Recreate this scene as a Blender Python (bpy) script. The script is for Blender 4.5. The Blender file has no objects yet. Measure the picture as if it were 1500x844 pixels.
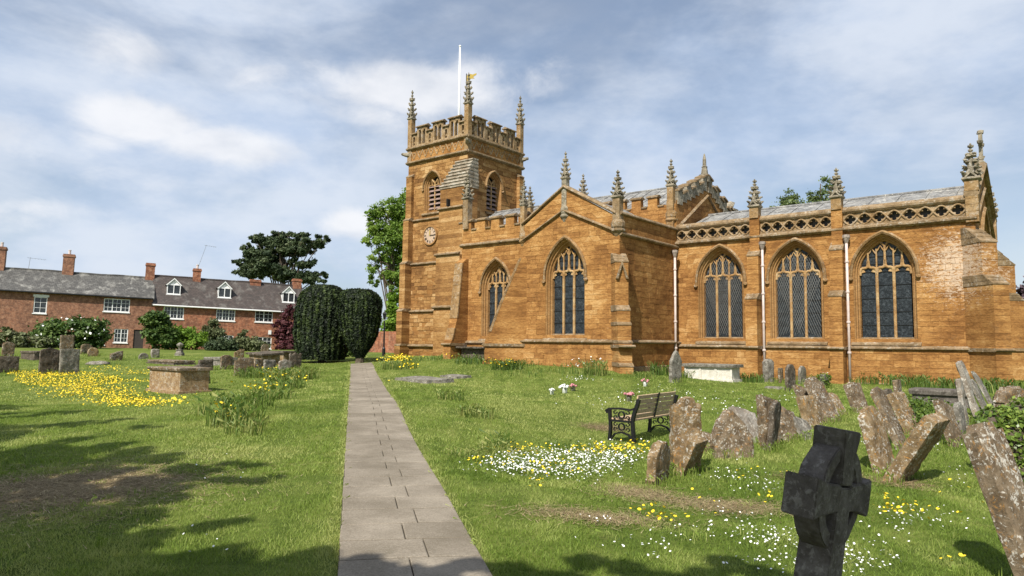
import bpy, bmesh, math, random
import numpy as np
from mathutils import Vector, Matrix
random.seed(7); rng=np.random.default_rng(7)
sc=bpy.context.scene; COL=sc.collection
# ---------------------------------------------------------------- camera
EYE=1.7
FPX=1030.0; PIT=math.radians(4.42); ROL=math.radians(.52); TH=math.radians(51.3)
cp,sp=math.cos(PIT),math.sin(PIT)
CF=np.array([0,cp,sp]); _U=np.array([0,-sp,cp]); _X=np.array([1.,0,0])
CR=math.cos(ROL)*_X+math.sin(ROL)*_U; CU=-math.sin(ROL)*_X+math.cos(ROL)*_U
cam=bpy.data.cameras.new('camera'); co=bpy.data.objects.new('camera',cam); COL.objects.link(co)
cam.sensor_width=36; cam.lens=36*FPX/1500; cam.clip_end=5000; cam.clip_start=.05
Mx=Matrix(((CR[0],CU[0],-CF[0],0),(CR[1],CU[1],-CF[1],0),(CR[2],CU[2],-CF[2],EYE),(0,0,0,1)))
co.matrix_world=Mx; sc.camera=co
def ray(x,y): return CF+(x-750)/FPX*CR-(y-422)/FPX*CU
def proj(P):
    P=np.array(P,float)-np.array([0,0,EYE]); return 750+FPX*(P@CR)/(P@CF),422-FPX*(P@CU)/(P@CF)
def dep(x,y,D):
    r=ray(x,y)*D/ray(x,y)[1]; return r+np.array([0,0,EYE])
EAST=np.array([math.sin(TH),-math.cos(TH),0]); NORTH=np.array([math.cos(TH),math.sin(TH),0])
# ---------------------------------------------------------------- sun and sky
SUN_EL=math.radians(47); a_=math.radians(13)
sh=NORTH*math.cos(a_)-EAST*math.sin(a_)           # where shadows fall
sdir=Vector((-sh[0]*math.cos(SUN_EL),-sh[1]*math.cos(SUN_EL),math.sin(SUN_EL)))
sl=bpy.data.lights.new('sun','SUN'); sl.energy=5.0; sl.angle=math.radians(.53); sl.color=(1,.95,.86)
so=bpy.data.objects.new('sun',sl); COL.objects.link(so)
so.rotation_euler=sdir.to_track_quat('Z','Y').to_euler()
W=bpy.data.worlds.new('World'); sc.world=W; W.use_nodes=True
nt=W.node_tree; nt.nodes.clear()
def N(t,**k):
    n=nt.nodes.new(t)
    for a,b in k.items():
        if a.startswith('_'): setattr(n,a[1:],b)
        else: n.inputs[int(a[1:]) if a[1:].isdigit() else a].default_value=b
    return n
def Mth(op,a,b=None,c=None,clamp=False):
    n=nt.nodes.new('ShaderNodeMath'); n.operation=op; n.use_clamp=clamp
    for i,v in enumerate((a,b,c)):
        if v is None: continue
        if isinstance(v,(int,float)): n.inputs[i].default_value=v
        else: nt.links.new(v,n.inputs[i])
    return n.outputs[0]
sky=N('ShaderNodeTexSky'); sky.sky_type='NISHITA'; sky.sun_disc=False
sky.sun_elevation=SUN_EL; sky.sun_rotation=math.atan2(sdir.x,sdir.y); sky.air_density=1.0; sky.dust_density=1.2; sky.ozone_density=1.3
tc=N('ShaderNodeTexCoord'); DIR=tc.outputs['Generated']
sep=N('ShaderNodeSeparateXYZ'); nt.links.new(DIR,sep.inputs[0]); zc=sep.outputs[2]
def vdot(v):
    n=nt.nodes.new('ShaderNodeVectorMath'); n.operation='DOT_PRODUCT'; nt.links.new(DIR,n.inputs[0]); n.inputs[1].default_value=v; return n.outputs['Value']
def skynoise(scale,sx,sy,sz,detail,rough,off=0,dist=0):
    m=N('ShaderNodeMapping'); m.inputs['Scale'].default_value=(sx,sy,sz); m.inputs['Location'].default_value=(off,off*.7,off*.3)
    nt.links.new(DIR,m.inputs['Vector'])
    n=N('ShaderNodeTexNoise'); n.inputs['Scale'].default_value=scale; n.inputs['Detail'].default_value=detail; n.inputs['Roughness'].default_value=rough; n.inputs['Distortion'].default_value=dist
    nt.links.new(m.outputs[0],n.inputs['Vector']); return n.outputs['Fac']
def smooth(v,a,b,lo=0.,hi=1.):
    m=nt.nodes.new('ShaderNodeMapRange'); m.interpolation_type='SMOOTHSTEP'
    nt.links.new(v,m.inputs[0]); m.inputs[1].default_value=a; m.inputs[2].default_value=b; m.inputs[3].default_value=lo; m.inputs[4].default_value=hi
    return m.outputs[0]
fine=skynoise(9,1,1,1.6,8,.62,3.1,.3); fine2=skynoise(4,1,1,2.2,6,.6,8.3)
cum=None
for (x,y,rx,ry,wt) in ((175,70,80,48,.62),(205,175,95,34,1.0),(330,212,120,30,.85),(150,205,60,26,.5),(380,105,70,34,.45),(600,130,150,42,.9),(545,165,80,30,.6),(690,110,70,40,.6),(800,110,110,50,.42),(75,305,110,22,.55),(515,330,60,24,.8),(480,390,60,26,.5),(240,270,150,22,.3),(-150,160,200,60,.7),(-80,300,200,40,.5)):
    r=ray(x,y); r=r/np.linalg.norm(r); ti=np.cross(r,[0,0,1.]); ti/=np.linalg.norm(ti); up=np.cross(ti,r)
    f=FPX*(1+((x-750)**2+(y-422)**2)/FPX**2)**.5
    a=Mth('MULTIPLY',vdot(ti*f/rx),1); b=Mth('MULTIPLY',vdot(up*f/ry),1)
    d=Mth('ADD',Mth('MULTIPLY',a,a),Mth('MULTIPLY',b,b))
    front=smooth(vdot(r),.3,.6)
    g=Mth('MULTIPLY',Mth('MULTIPLY',Mth('EXPONENT',Mth('MULTIPLY',d,-.8)),wt),front)
    cum=g if cum is None else Mth('MAXIMUM',cum,g)
cum=Mth('ADD',cum,Mth('MULTIPLY',Mth('SUBTRACT',fine,.5),.95))
cumm=smooth(cum,.25,.74)
cir=skynoise(2.0,1,1,2.6,6,.56,5.2,.4); cir=Mth('ADD',Mth('MULTIPLY',cir,.72),Mth('MULTIPLY',fine2,.28))
cirm=smooth(cir,.38,.63,.28,.92)
haze=smooth(zc,0.0,.42,.62,.0)
veil=Mth('MAXIMUM',cirm,haze)
def mixc(fac,c1,c2):
    m=nt.nodes.new('ShaderNodeMix'); m.data_type='RGBA'
    for v,i in ((fac,0),(c1,6),(c2,7)):
        if isinstance(v,(tuple,float)): m.inputs[i].default_value=v
        else: nt.links.new(v,m.inputs[i])
    return m.outputs[2]
greyblue=mixc(smooth(fine2,.35,.65),(5.0,6.0,7.7,1),(6.6,7.2,8.2,1))
c=mixc(veil,sky.outputs[0],greyblue)
cshade=mixc(smooth(skynoise(6,1,1,1.8,5,.55,1.1),.35,.62),(6.5,6.8,7.4,1),(8.5,8.55,8.8,1))
c=mixc(Mth('MULTIPLY',cumm,.84),c,cshade)
bg=N('ShaderNodeBackground'); bg.inputs['Strength'].default_value=.088; nt.links.new(c,bg.inputs[0])
wo=N('ShaderNodeOutputWorld'); nt.links.new(bg.outputs[0],wo.inputs[0])
sc.view_settings.view_transform='Standard'; sc.view_settings.look='None'; sc.view_settings.exposure=0.38; sc.view_settings.gamma=1; sc.view_settings.use_curve_mapping=False
# ---------------------------------------------------------------- materials
def newmat(name,rough=.9,spec=.2):
    m=bpy.data.materials.new(name); m.use_nodes=True; t=m.node_tree; b=t.nodes['Principled BSDF']
    b.inputs['Roughness'].default_value=rough; b.inputs['Specular IOR Level'].default_value=spec
    return m,t,b
class NB:
    def __init__(s,t): s.t=t
    def n(s,ty,**k):
        n=s.t.nodes.new(ty)
        for a,b in k.items(): setattr(n,a,b)
        return n
    def L(s,a,b): s.t.links.new(a,b)
    def obj(s,scale=(1,1,1),rnd=False,kind='Object'):
        tc=s.n('ShaderNodeTexCoord'); m=s.n('ShaderNodeMapping'); m.inputs['Scale'].default_value=scale; s.L(tc.outputs[kind],m.inputs[0])
        if rnd:
            oi=s.n('ShaderNodeObjectInfo'); mu=s.m('MULTIPLY',oi.outputs['Random'],37.0); s.L(mu,m.inputs['Location'])
        return m.outputs[0]
    def m(s,op,a,b=None,clamp=False):
        n=s.n('ShaderNodeMath',operation=op,use_clamp=clamp)
        for i,v in enumerate((a,b)):
            if v is None: continue
            if isinstance(v,(int,float)): n.inputs[i].default_value=v
            else: s.L(v,n.inputs[i])
        return n.outputs[0]
    def noise(s,vec,scale,detail=5,rough=.6,dist=0):
        n=s.n('ShaderNodeTexNoise'); n.inputs['Scale'].default_value=scale; n.inputs['Detail'].default_value=detail; n.inputs['Roughness'].default_value=rough; n.inputs['Distortion'].default_value=dist
        s.L(vec,n.inputs['Vector']); return n.outputs['Fac']
    def ramp(s,v,stops,interp='LINEAR'):
        r=s.n('ShaderNodeValToRGB'); r.color_ramp.interpolation=interp; e=r.color_ramp.elements
        while len(e)<len(stops): e.new(.5)
        for q,(p,c) in zip(e,stops):
            q.position=p; q.color=(*c,1) if len(c)==3 else c
        s.L(v,r.inputs[0]); return r.outputs[0]
    def mr(s,v,a,b,lo=0,hi=1):
        m=s.n('ShaderNodeMapRange'); m.interpolation_type='SMOOTHSTEP'; s.L(v,m.inputs[0])
        for i,q in enumerate((a,b,lo,hi)): m.inputs[i+1].default_value=q
        return m.outputs[0]
    def mix(s,f,a,b,mode='MIX'):
        m=s.n('ShaderNodeMix',data_type='RGBA',blend_type=mode)
        for v,i in ((f,0),(a,6),(b,7)):
            if isinstance(v,(int,float)): m.inputs[i].default_value=v
            elif isinstance(v,tuple): m.inputs[i].default_value=(*v,1)
            else: s.L(v,m.inputs[i])
        return m.outputs[2]
    def attr(s,name='tone'):
        a=s.n('ShaderNodeAttribute',attribute_name=name); return a.outputs['Fac']
    def bump(s,b,h,st,dist=.02):
        n=s.n('ShaderNodeBump'); n.inputs['Strength'].default_value=st; n.inputs['Distance'].default_value=dist; s.L(h,n.inputs['Height']); s.L(n.outputs[0],b.inputs['Normal'])
def ashlar_mat(name,cols,lich=.25,bscale=1.,patch=False,tv=.13,dk=.35):
    m,t,b=newmat(name,.92,.15); q=NB(t); g=q.obj(kind='Generated') ; 
    geo=q.n('ShaderNodeNewGeometry'); vec=geo.outputs['Position']
    tn=q.attr(); big=q.noise(vec,.5,4,.6); mpb=q.n('ShaderNodeMapping'); mpb.inputs['Scale'].default_value=(1,1,3.2); q.L(vec,mpb.inputs[0]); med=q.noise(mpb.outputs[0],2.0,7,.72,.4); fi=q.noise(mpb.outputs[0],9,6,.75)
    v=q.m('ADD',q.m('MULTIPLY',tn,tv),q.m('ADD',q.m('MULTIPLY',big,.40),q.m('ADD',q.m('MULTIPLY',med,.40),q.m('MULTIPLY',fi,.28))))
    v=q.mr(v,.39+tv*.3,.72+tv*.7)
    c=q.ramp(v,[(i/(len(cols)-1),cc) for i,cc in enumerate(cols)])
    c=q.mix(q.mr(fi,.36,.56,.42,0),c,(.15,.078,.03))
    c=q.mix(q.mr(q.noise(vec,7,4,.7,.5),.64,.78,0,lich),c,(.55,.47,.34))
    c=q.mix(q.mr(q.noise(vec,1.1,6,.75,.8),.56,.74,0,dk),c,(.13,.085,.05))
    if patch:
        # lime-white crusts on the upper east end of the chancel wall
        off=C0
        sb=q.n('ShaderNodeVectorMath',operation='SUBTRACT'); q.L(vec,sb.inputs[0]); sb.inputs[1].default_value=tuple(off)
        d=q.n('ShaderNodeVectorMath',operation='DOT_PRODUCT'); q.L(sb.outputs[0],d.inputs[0]); d.inputs[1].default_value=tuple(EAST)
        s3=q.n('ShaderNodeSeparateXYZ'); q.L(sb.outputs[0],s3.inputs[0])
        du=q.m('DIVIDE',q.m('SUBTRACT',d.outputs['Value'],11.6),1.7); dz=q.m('DIVIDE',q.m('SUBTRACT',s3.outputs[2],4.6),1.9)
        g_=q.m('EXPONENT',q.m('MULTIPLY',q.m('ADD',q.m('MULTIPLY',du,du),q.m('MULTIPLY',dz,dz)),-.9))
        st=q.n('ShaderNodeMapping'); st.inputs['Scale'].default_value=(1.6,1.6,4); q.L(vec,st.inputs[0])
        nn=q.noise(st.outputs[0],3.4,8,.82,.9)
        k=q.mr(q.m('ADD',q.m('MULTIPLY',g_,.285),nn),.70,.78)
        c=q.mix(q.m('MULTIPLY',k,.75),c,(.62,.50,.38))
    q.L(c,b.inputs['Base Color'])
    q.bump(b,q.m('ADD',q.m('MULTIPLY',med,.6),q.m('MULTIPLY',fi,.5)),.75,.035*bscale)
    return m
def trim_mat(name,c1,c2,c3,lich=.6,dark=.5,rnd=False,orange=0.,sc_=1.):
    m,t,b=newmat(name,.93,.12); q=NB(t)
    vec=q.obj(rnd=True) if rnd else q.n('ShaderNodeNewGeometry').outputs['Position']
    a=q.noise(vec,2.5*sc_,5,.65); f=q.noise(vec,14*sc_,6,.7); l=q.noise(vec,9*sc_,6,.72,.4); l=q.m('ADD',l,q.m('MULTIPLY',q.m('SUBTRACT',q.noise(vec,1.7*sc_,3,.5),.5),.35)); l2=q.noise(vec,5.5*sc_,5,.7,.6)
    c=q.ramp(q.mr(a,.3,.7),[(0,c1),(.5,c2),(1,c3)])
    c=q.mix(q.mr(q.noise(vec,4*sc_,5,.75,.7),.52,.70,0,dark),c,(.045,.036,.028))
    c=q.mix(q.mr(l,.545,.63,0,lich),c,(.60,.565,.49))
    if orange: c=q.mix(q.mr(l2,.56,.66,0,orange),c,(.50,.24,.05))
    c=q.mix(q.mr(f,.35,.7,.3,0),c,(.06,.045,.03))
    q.L(c,b.inputs['Base Color']); q.bump(b,q.m('ADD',f,q.m('MULTIPLY',l,.7)),.9,.03/sc_)
    return m
def plain(name,c,rough=.8,noise=.25,scale=8,metal=0,bump=.2,spec=.3):
    m,t,b=newmat(name,rough,spec); q=NB(t); v=q.obj(); f=q.noise(v,scale,5,.65)
    d=tuple(x*(1-noise) for x in c); e=tuple(min(1,x*(1+noise)) for x in c)
    q.L(q.ramp(q.mr(f,.3,.7),[(0,d),(1,e)]),b.inputs['Base Color']); b.inputs['Metallic'].default_value=metal
    if bump: q.bump(b,f,bump,.02)
    return m
def leaf_mat(name,dark,mid,light,trans=.25,rough=.6):
    m,t,b=newmat(name,rough,.25); q=NB(t); tn=q.attr()
    c=q.ramp(tn,[(0,dark),(.5,mid),(1,light)]); q.L(c,b.inputs['Base Color'])
    tr=q.n('ShaderNodeBsdfTranslucent'); q.L(q.mix(1.0,c,(1.0,1.0,.55),'MULTIPLY'),tr.inputs[0])
    mx=q.n('ShaderNodeMixShader'); mx.inputs[0].default_value=trans; q.L(b.outputs[0],mx.inputs[1]); q.L(tr.outputs[0],mx.inputs[2])
    q.L(mx.outputs[0],t.nodes['Material Output'].inputs[0]); return m
C0=dep(992,506,34.0); C0[2]=EYE-1.5           # church origin on the ground
M={}
M['ashlar']=ashlar_mat('ironstone_ashlar',[(.155,.066,.019),(.29,.137,.042),(.415,.215,.070),(.56,.35,.15)],.25,patch=True)
M['rubble']=ashlar_mat('ironstone_rubble',[(.145,.068,.024),(.28,.142,.048),(.40,.22,.080),(.55,.36,.17)],.38,2.,tv=.30,dk=.6)
M['mortar']=ashlar_mat('lime_mortar',[(.20,.09,.026),(.30,.145,.045),(.38,.20,.07)],.2)
M['trim']=trim_mat('weathered_dressing',(.17,.115,.06),(.27,.185,.10),(.37,.27,.165),.42,.6)
M['pinn']=trim_mat('lichened_pinnacle_stone',(.15,.13,.095),(.27,.235,.17),(.40,.34,.25),.55,.65)
M['shaft']=trim_mat('ochre_shaft_stone',(.25,.145,.058),(.34,.215,.098),(.41,.28,.15),.35,.5)
M['tracery']=trim_mat('pale_tracery_stone',(.34,.19,.075),(.46,.28,.12),(.56,.39,.20),.22,.25)
M['reveal']=ashlar_mat('window_moulding_stone',[(.24,.12,.04),(.36,.20,.08),(.44,.28,.13)],.3)
M['lead']=trim_mat('old_roof_lead',(.15,.15,.145),(.24,.24,.235),(.36,.36,.345),.75,.55)
M['iron']=plain('black_ironwork',(.012,.012,.012),.45,.3,20,bump=.3)
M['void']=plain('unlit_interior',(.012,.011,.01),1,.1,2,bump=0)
def glass_mat(name,c1,c2):
    m,t,b=newmat(name,.34,.35); q=NB(t); vec=q.n('ShaderNodeNewGeometry').outputs['Position']
    v=q.n('ShaderNodeTexVoronoi'); v.inputs['Scale'].default_value=7; q.L(vec,v.inputs['Vector'])
    n=q.noise(vec,9,5,.7,1.2)
    c=q.ramp(q.mr(n,.42,.68),[(0,c1),(1,c2)])
    q.L(c,b.inputs['Base Color']); q.bump(b,v.outputs['Color'],.5,.02); return m
M['glass']=glass_mat('leaded_glass',(.012,.015,.018),(.05,.06,.068))
M['pipe']=plain('cream_painted_pipe',(.56,.47,.43),.5,.12,5)
M['white']=plain('white_gloss_paint',(.80,.80,.78),.4,.04,3,bump=0)
# ---------------------------------------------------------------- mesh helpers
def setp(o,label=None,cat=None,group=None,kind=None):
    if label: o['label']=label
    if cat: o['category']=cat
    if group: o['group']=group
    if kind: o['kind']=kind
    return o
def empty(name,loc,rz=0,label=None,cat=None,group=None):
    o=bpy.data.objects.new(name,None); COL.objects.link(o); o.location=loc; o.rotation_euler=(0,0,rz); o.empty_display_size=.3
    return setp(o,label,cat,group)
def link(name,me,parent=None,**k):
    o=bpy.data.objects.new(name,me); COL.objects.link(o)
    if parent is not None: o.parent=parent
    return setp(o,**k)
STUFFY={'crockets','gablets','saddle_bars','glazing_bars','roman_numerals','buttress_stones','lead_rolls','zigzag_frieze','parapet_tracery','tracery','turret_stones','mortar_core','blooms','inner_foliage','ivy_mass','turret_core','pipe_collars','television_aerial','parapet_pier','corner_pier'}
class MB:
    def __init__(s): s.v=[]; s.f=[]; s.t=[]; s.mi=[]; s.tone=.5; s.m=0
    def add(s,vs,fs,tone=None):
        b=len(s.v); s.v.extend([tuple(map(float,p)) for p in vs]); s.t.extend([s.tone if tone is None else tone]*len(vs))
        for f in fs: s.f.append(tuple(b+i for i in f)); s.mi.append(s.m)
        return s
    def box(s,c,d,axes=None,tone=None):
        c=np.array(c,float); A=np.eye(3) if axes is None else np.array(axes,float)
        vs=[c+A[0]*d[0]/2*i+A[1]*d[1]/2*j+A[2]*d[2]/2*k for i in (-1,1) for j in (-1,1) for k in (-1,1)]
        return s.add(vs,[(0,1,3,2),(4,6,7,5),(0,4,5,1),(2,3,7,6),(0,2,6,4),(1,5,7,3)],tone)
    def bb(s,x0,x1,y0,y1,z0,z1,tone=None):
        return s.box(((x0+x1)/2,(y0+y1)/2,(z0+z1)/2),(abs(x1-x0),abs(y1-y0),abs(z1-z0)),None,tone)
    def prism(s,poly,off,tone=None):     # poly: list of 3d points, off: extrusion vector
        n=len(poly); off=np.array(off,float)
        vs=[np.array(p,float) for p in poly]+[np.array(p,float)+off for p in poly]
        fs=[tuple(range(n))[::-1],tuple(range(n,2*n))]+[(i,(i+1)%n,n+(i+1)%n,n+i) for i in range(n)]
        return s.add(vs,fs,tone)
    def tube(s,pts,rs,n=6,tone=None,cap=True):
        pts=[np.array(p,float) for p in pts]; rs=rs if hasattr(rs,'__len__') else [rs]*len(pts)
        vs=[];fs=[]; k=len(pts); ref=None
        for i,p in enumerate(pts):
            t=pts[min(i+1,k-1)]-pts[max(i-1,0)]; t=t/(np.linalg.norm(t)+1e-9)
            if ref is None: ref=np.array([0,0,1.]) if abs(t[2])<.9 else np.array([1.,0,0])
            a=np.cross(t,ref); a/=np.linalg.norm(a)+1e-9; b=np.cross(a,t); ref=b if abs(t@b)<.5 else ref
            for j in range(n):
                q=2*math.pi*j/n+math.pi/n; vs.append(p+rs[i]*(a*math.cos(q)+b*math.sin(q)))
        for i in range(k-1):
            for j in range(n): fs.append((i*n+j,i*n+(j+1)%n,(i+1)*n+(j+1)%n,(i+1)*n+j))
        if cap: fs+= [tuple(range(n))[::-1],tuple(range((k-1)*n,k*n))]
        return s.add(vs,fs,tone)
    def lathe(s,c,prof,n=12,tone=None,ax=None):   # prof: (r,z)
        c=np.array(c,float); vs=[];fs=[]
        for r,z in prof:
            for j in range(n):
                q=2*math.pi*j/n+math.pi/n; vs.append(c+np.array([r*math.cos(q),r*math.sin(q),z]))
        for i in range(len(prof)-1):
            for j in range(n): fs.append((i*n+j,i*n+(j+1)%n,(i+1)*n+(j+1)%n,(i+1)*n+j))
        fs+=[tuple(range(n))[::-1],tuple(range((len(prof)-1)*n,len(prof)*n))]
        return s.add(vs,fs,tone)
    def loft(s,rings,closed=False,tone=None):
        n=len(rings[0]); vs=[p for r in rings for p in r]; fs=[]
        for i in range(len(rings)-1):
            for j in range(n if closed else n-1): fs.append((i*n+j,i*n+(j+1)%n,(i+1)*n+(j+1)%n,(i+1)*n+j))
        return s.add(vs,fs,tone)
    def blob(s,c,r,seed=0,amp=.25,tone=None,sub=1):
        bm=bmesh.new(); bmesh.ops.create_icosphere(bm,subdivisions=sub,radius=1); R=random.Random(seed)
        r=np.array(r if hasattr(r,'__len__') else (r,r,r),float)
        vs=[np.array(c,float)+np.array(v.co)*r*(1+R.uniform(-amp,amp)) for v in bm.verts]
        fs=[tuple(v.index for v in f.verts) for f in bm.faces]; bm.free(); return s.add(vs,fs,tone)
    def mesh(s,name,mat,smooth=False,fix=False):
        me=bpy.data.meshes.new(name); me.from_pydata(s.v,[],s.f)
        for mm in (mat if isinstance(mat,(list,tuple)) else [mat]): me.materials.append(mm)
        if s.m: me.polygons.foreach_set('material_index',s.mi)
        a=me.attributes.new('tone','FLOAT','POINT'); a.data.foreach_set('value',np.array(s.t,dtype=np.float32))
        if fix:
            bm=bmesh.new(); bm.from_mesh(me); bmesh.ops.recalc_face_normals(bm,faces=bm.faces); bm.to_mesh(me); bm.free()
        if smooth: me.polygons.foreach_set('use_smooth',[True]*len(me.polygons))
        me.update(); return me
    def build(s,name,mat,parent=None,smooth=False,fix=True,**k):
        if name in STUFFY: k['kind']='stuff'
        return link(name,s.mesh(name,mat,smooth,fix),parent,**k)
def quads_mesh(name,V,T,mat,k=4,smooth=False):   # V (n*k,3) fast polygon soup
    n=len(V)//k; me=bpy.data.meshes.new(name); me.vertices.add(len(V)); me.vertices.foreach_set('co',np.ascontiguousarray(V,dtype=np.float32).ravel())
    me.loops.add(len(V)); me.loops.foreach_set('vertex_index',np.arange(len(V),dtype=np.int32))
    me.polygons.add(n); me.polygons.foreach_set('loop_start',np.arange(0,len(V),k,dtype=np.int32)); me.polygons.foreach_set('loop_total',np.full(n,k,dtype=np.int32))
    me.materials.append(mat); a=me.attributes.new('tone','FLOAT','POINT'); a.data.foreach_set('value',np.repeat(T,k).astype(np.float32))
    me.update(calc_edges=True); return me
# ---------------------------------------------------------------- terrain (heights measured from the photograph)
_cp=[]
def _c(x,y,D): p=dep(x,y,D); _cp.append((p[0],p[1],p[2]))
def _z(X,Y,z): _cp.append((X,Y,z+EYE))
for a in ((530,534,37),(515,560,24),(250,578,22),(190,547,29),(20,547,29),(390,546,30),(20,520,44),(230,511,70),(430,513,89),(0,508,56),(160,526,42),(300,520,50)): _c(*a)
for a in ((920,648,14.2),(965,703,9.7),(1070,668,11.2),(1290,700,10.2),(1200,625,14.2),(1135,652,12.4),(990,556,27.5),(840,575,22.5),(1200,566,27),(1420,640,13.5),(700,600,15.5),(600,545,30)): _c(*a)
def CH(u,v,Z=0): p=C0+EAST*u+NORTH*v; return (p[0],p[1],p[2]+Z)
for u,v,z in ((0,0,-1.4),(4,0,-1.55),(12.2,0,-1.5),(-.5,-5.5,-1.12),(-6,-5.5,-.95),(-9,-4.9,-.72),(-20,1,-.95),(-15,1,-.85),(13,8,-1.5),(-20,12,-1),(0,16,-1.3),(18,0,-1.6),(30,20,-1.6)): p=CH(u,v); _z(p[0],p[1],z)
for a in ((0,3,-1.65),(0,0,-1.66),(-.5,8,-1.62),(-3,5,-1.66),(-8,8,-1.7),(3,3.3,-1.86),(5.5,6,-1.88),(8,10,-1.85),(3,7,-1.85),(-8,0,-1.7),(6,0,-1.8),(0,-10,-1.7),(-15,15,-1.7),(-30,30,-1.6),(-60,60,-.9),(-20,90,-.9),(20,90,-1),(60,60,-1.5),(40,10,-1.7),(-30,0,-1.7),(100,0,-1.7),(-100,0,-1.4),(0,150,-1),(-100,120,-.8),(120,120,-1.3)): _z(*a)
_cp=np.array(_cp); _P=_cp[:,:2]/10
def _phi(r2): return .5*r2*np.log(r2+1e-9)
_n=len(_P); _K=_phi(((_P[:,None]-_P[None])**2).sum(-1))+np.eye(_n)*.02
_A=np.zeros((_n+3,_n+3)); _A[:_n,:_n]=_K; _A[:_n,_n]=1; _A[:_n,_n+1:]=_P; _A[_n,:_n]=1; _A[_n+1:,:_n]=_P.T
_w=np.linalg.solve(_A,np.concatenate([_cp[:,2],[0,0,0]]))
def gz(X,Y):
    X=np.atleast_1d(np.asarray(X,float)); Y=np.atleast_1d(np.asarray(Y,float)); out=np.empty(X.shape).ravel()
    Q=np.stack([X.ravel(),Y.ravel()],1)/10
    for i in range(0,len(Q),20000):
        q=Q[i:i+20000]; r2=((q[:,None]-_P[None])**2).sum(-1); out[i:i+20000]=_phi(r2)@_w[:_n]+_w[_n]+q@_w[_n+1:]
    z=out.reshape(X.shape); r=np.hypot(X,Y-20); k=np.clip((r-90)/60,0,1); return z*(1-k)+(.55)*k
def g1(x,y): return float(gz(x,y)[0])
def gp(px,py,D=None):            # ground point seen at a pixel of the photograph
    r=ray(px,py); lo,hi=2.0,130.
    ts=np.geomspace(lo,hi,400)/r[1]
    zz=EYE+ts*r[2]-gz(ts*r[0],ts*r[1]); i=np.argmax(zz<0)
    if zz[i]>=0: i=len(ts)-1
    t0,t1=ts[max(i-1,0)],ts[i]; z0,z1=zz[max(i-1,0)],zz[i]; t=t0+(t1-t0)*(z0/(z0-z1+1e-12)) if z0!=z1 else t1
    X,Y=t*r[0],t*r[1]; return np.array([X,Y,g1(X,Y)])
# ================================================================ THE CHURCH  (local axes: x east, y north, z up)
church=empty('parish_church',(C0[0],C0[1],C0[2]),TH-math.pi/2,'large ironstone parish church with battlemented tower, crocketed pinnacles and traceried windows','church')
BLK=[]       # every facing stone: (score, front polygon, normal, tone, joint depth, material key)
class Fr:    # a wall plane: origin, direction along it, outward normal
    def __init__(s,o,d,n): s.o=np.array([*o,0.],float); s.d=np.array([*d,0.],float); s.n=np.array([*n,0.],float)
    def p(s,a,z,d=0): return s.o+s.d*a+s.n*d+np.array([0,0,z])
def to_world(p): return C0+EAST*p[0]+NORTH*p[1]+np.array([0,0,p[2]])
class Arch:
    def __init__(s,c,hw,z0,zs,za): s.c=c;s.hw=hw;s.z0=z0;s.zs=zs;s.za=za; H=za-zs; s.R=(hw*hw+H*H)/(2*hw)
    def w(s,z):
        if z<s.z0-1e-6 or z>s.za+1e-6: return None
        if z<=s.zs: return s.hw
        return max(0,-(s.R-s.hw)+math.sqrt(max(0,s.R**2-(z-s.zs)**2)))
    def prof(s,ins=0,n=9,z0=None,dz=0):   # outline inset by ins, from left foot over the apex to the right foot
        a=Arch(s.c,s.hw-ins,s.z0,s.zs,s.zs+(s.za-s.zs)*(s.hw-ins)/s.hw if ins>=0 else s.za-ins*1.25)
        zz=z0 if z0 is not None else s.z0+dz
        L=[(s.c-a.hw,zz)]+[(s.c-a.w(z),z) for z in [a.zs+(a.za-a.zs)*math.sin(i/n*math.pi/2) for i in range(n)]]+[(s.c,a.za)]
        return L+[(2*s.c-x,z) for x,z in L[:-1]][::-1]
MORT=MB()
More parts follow.
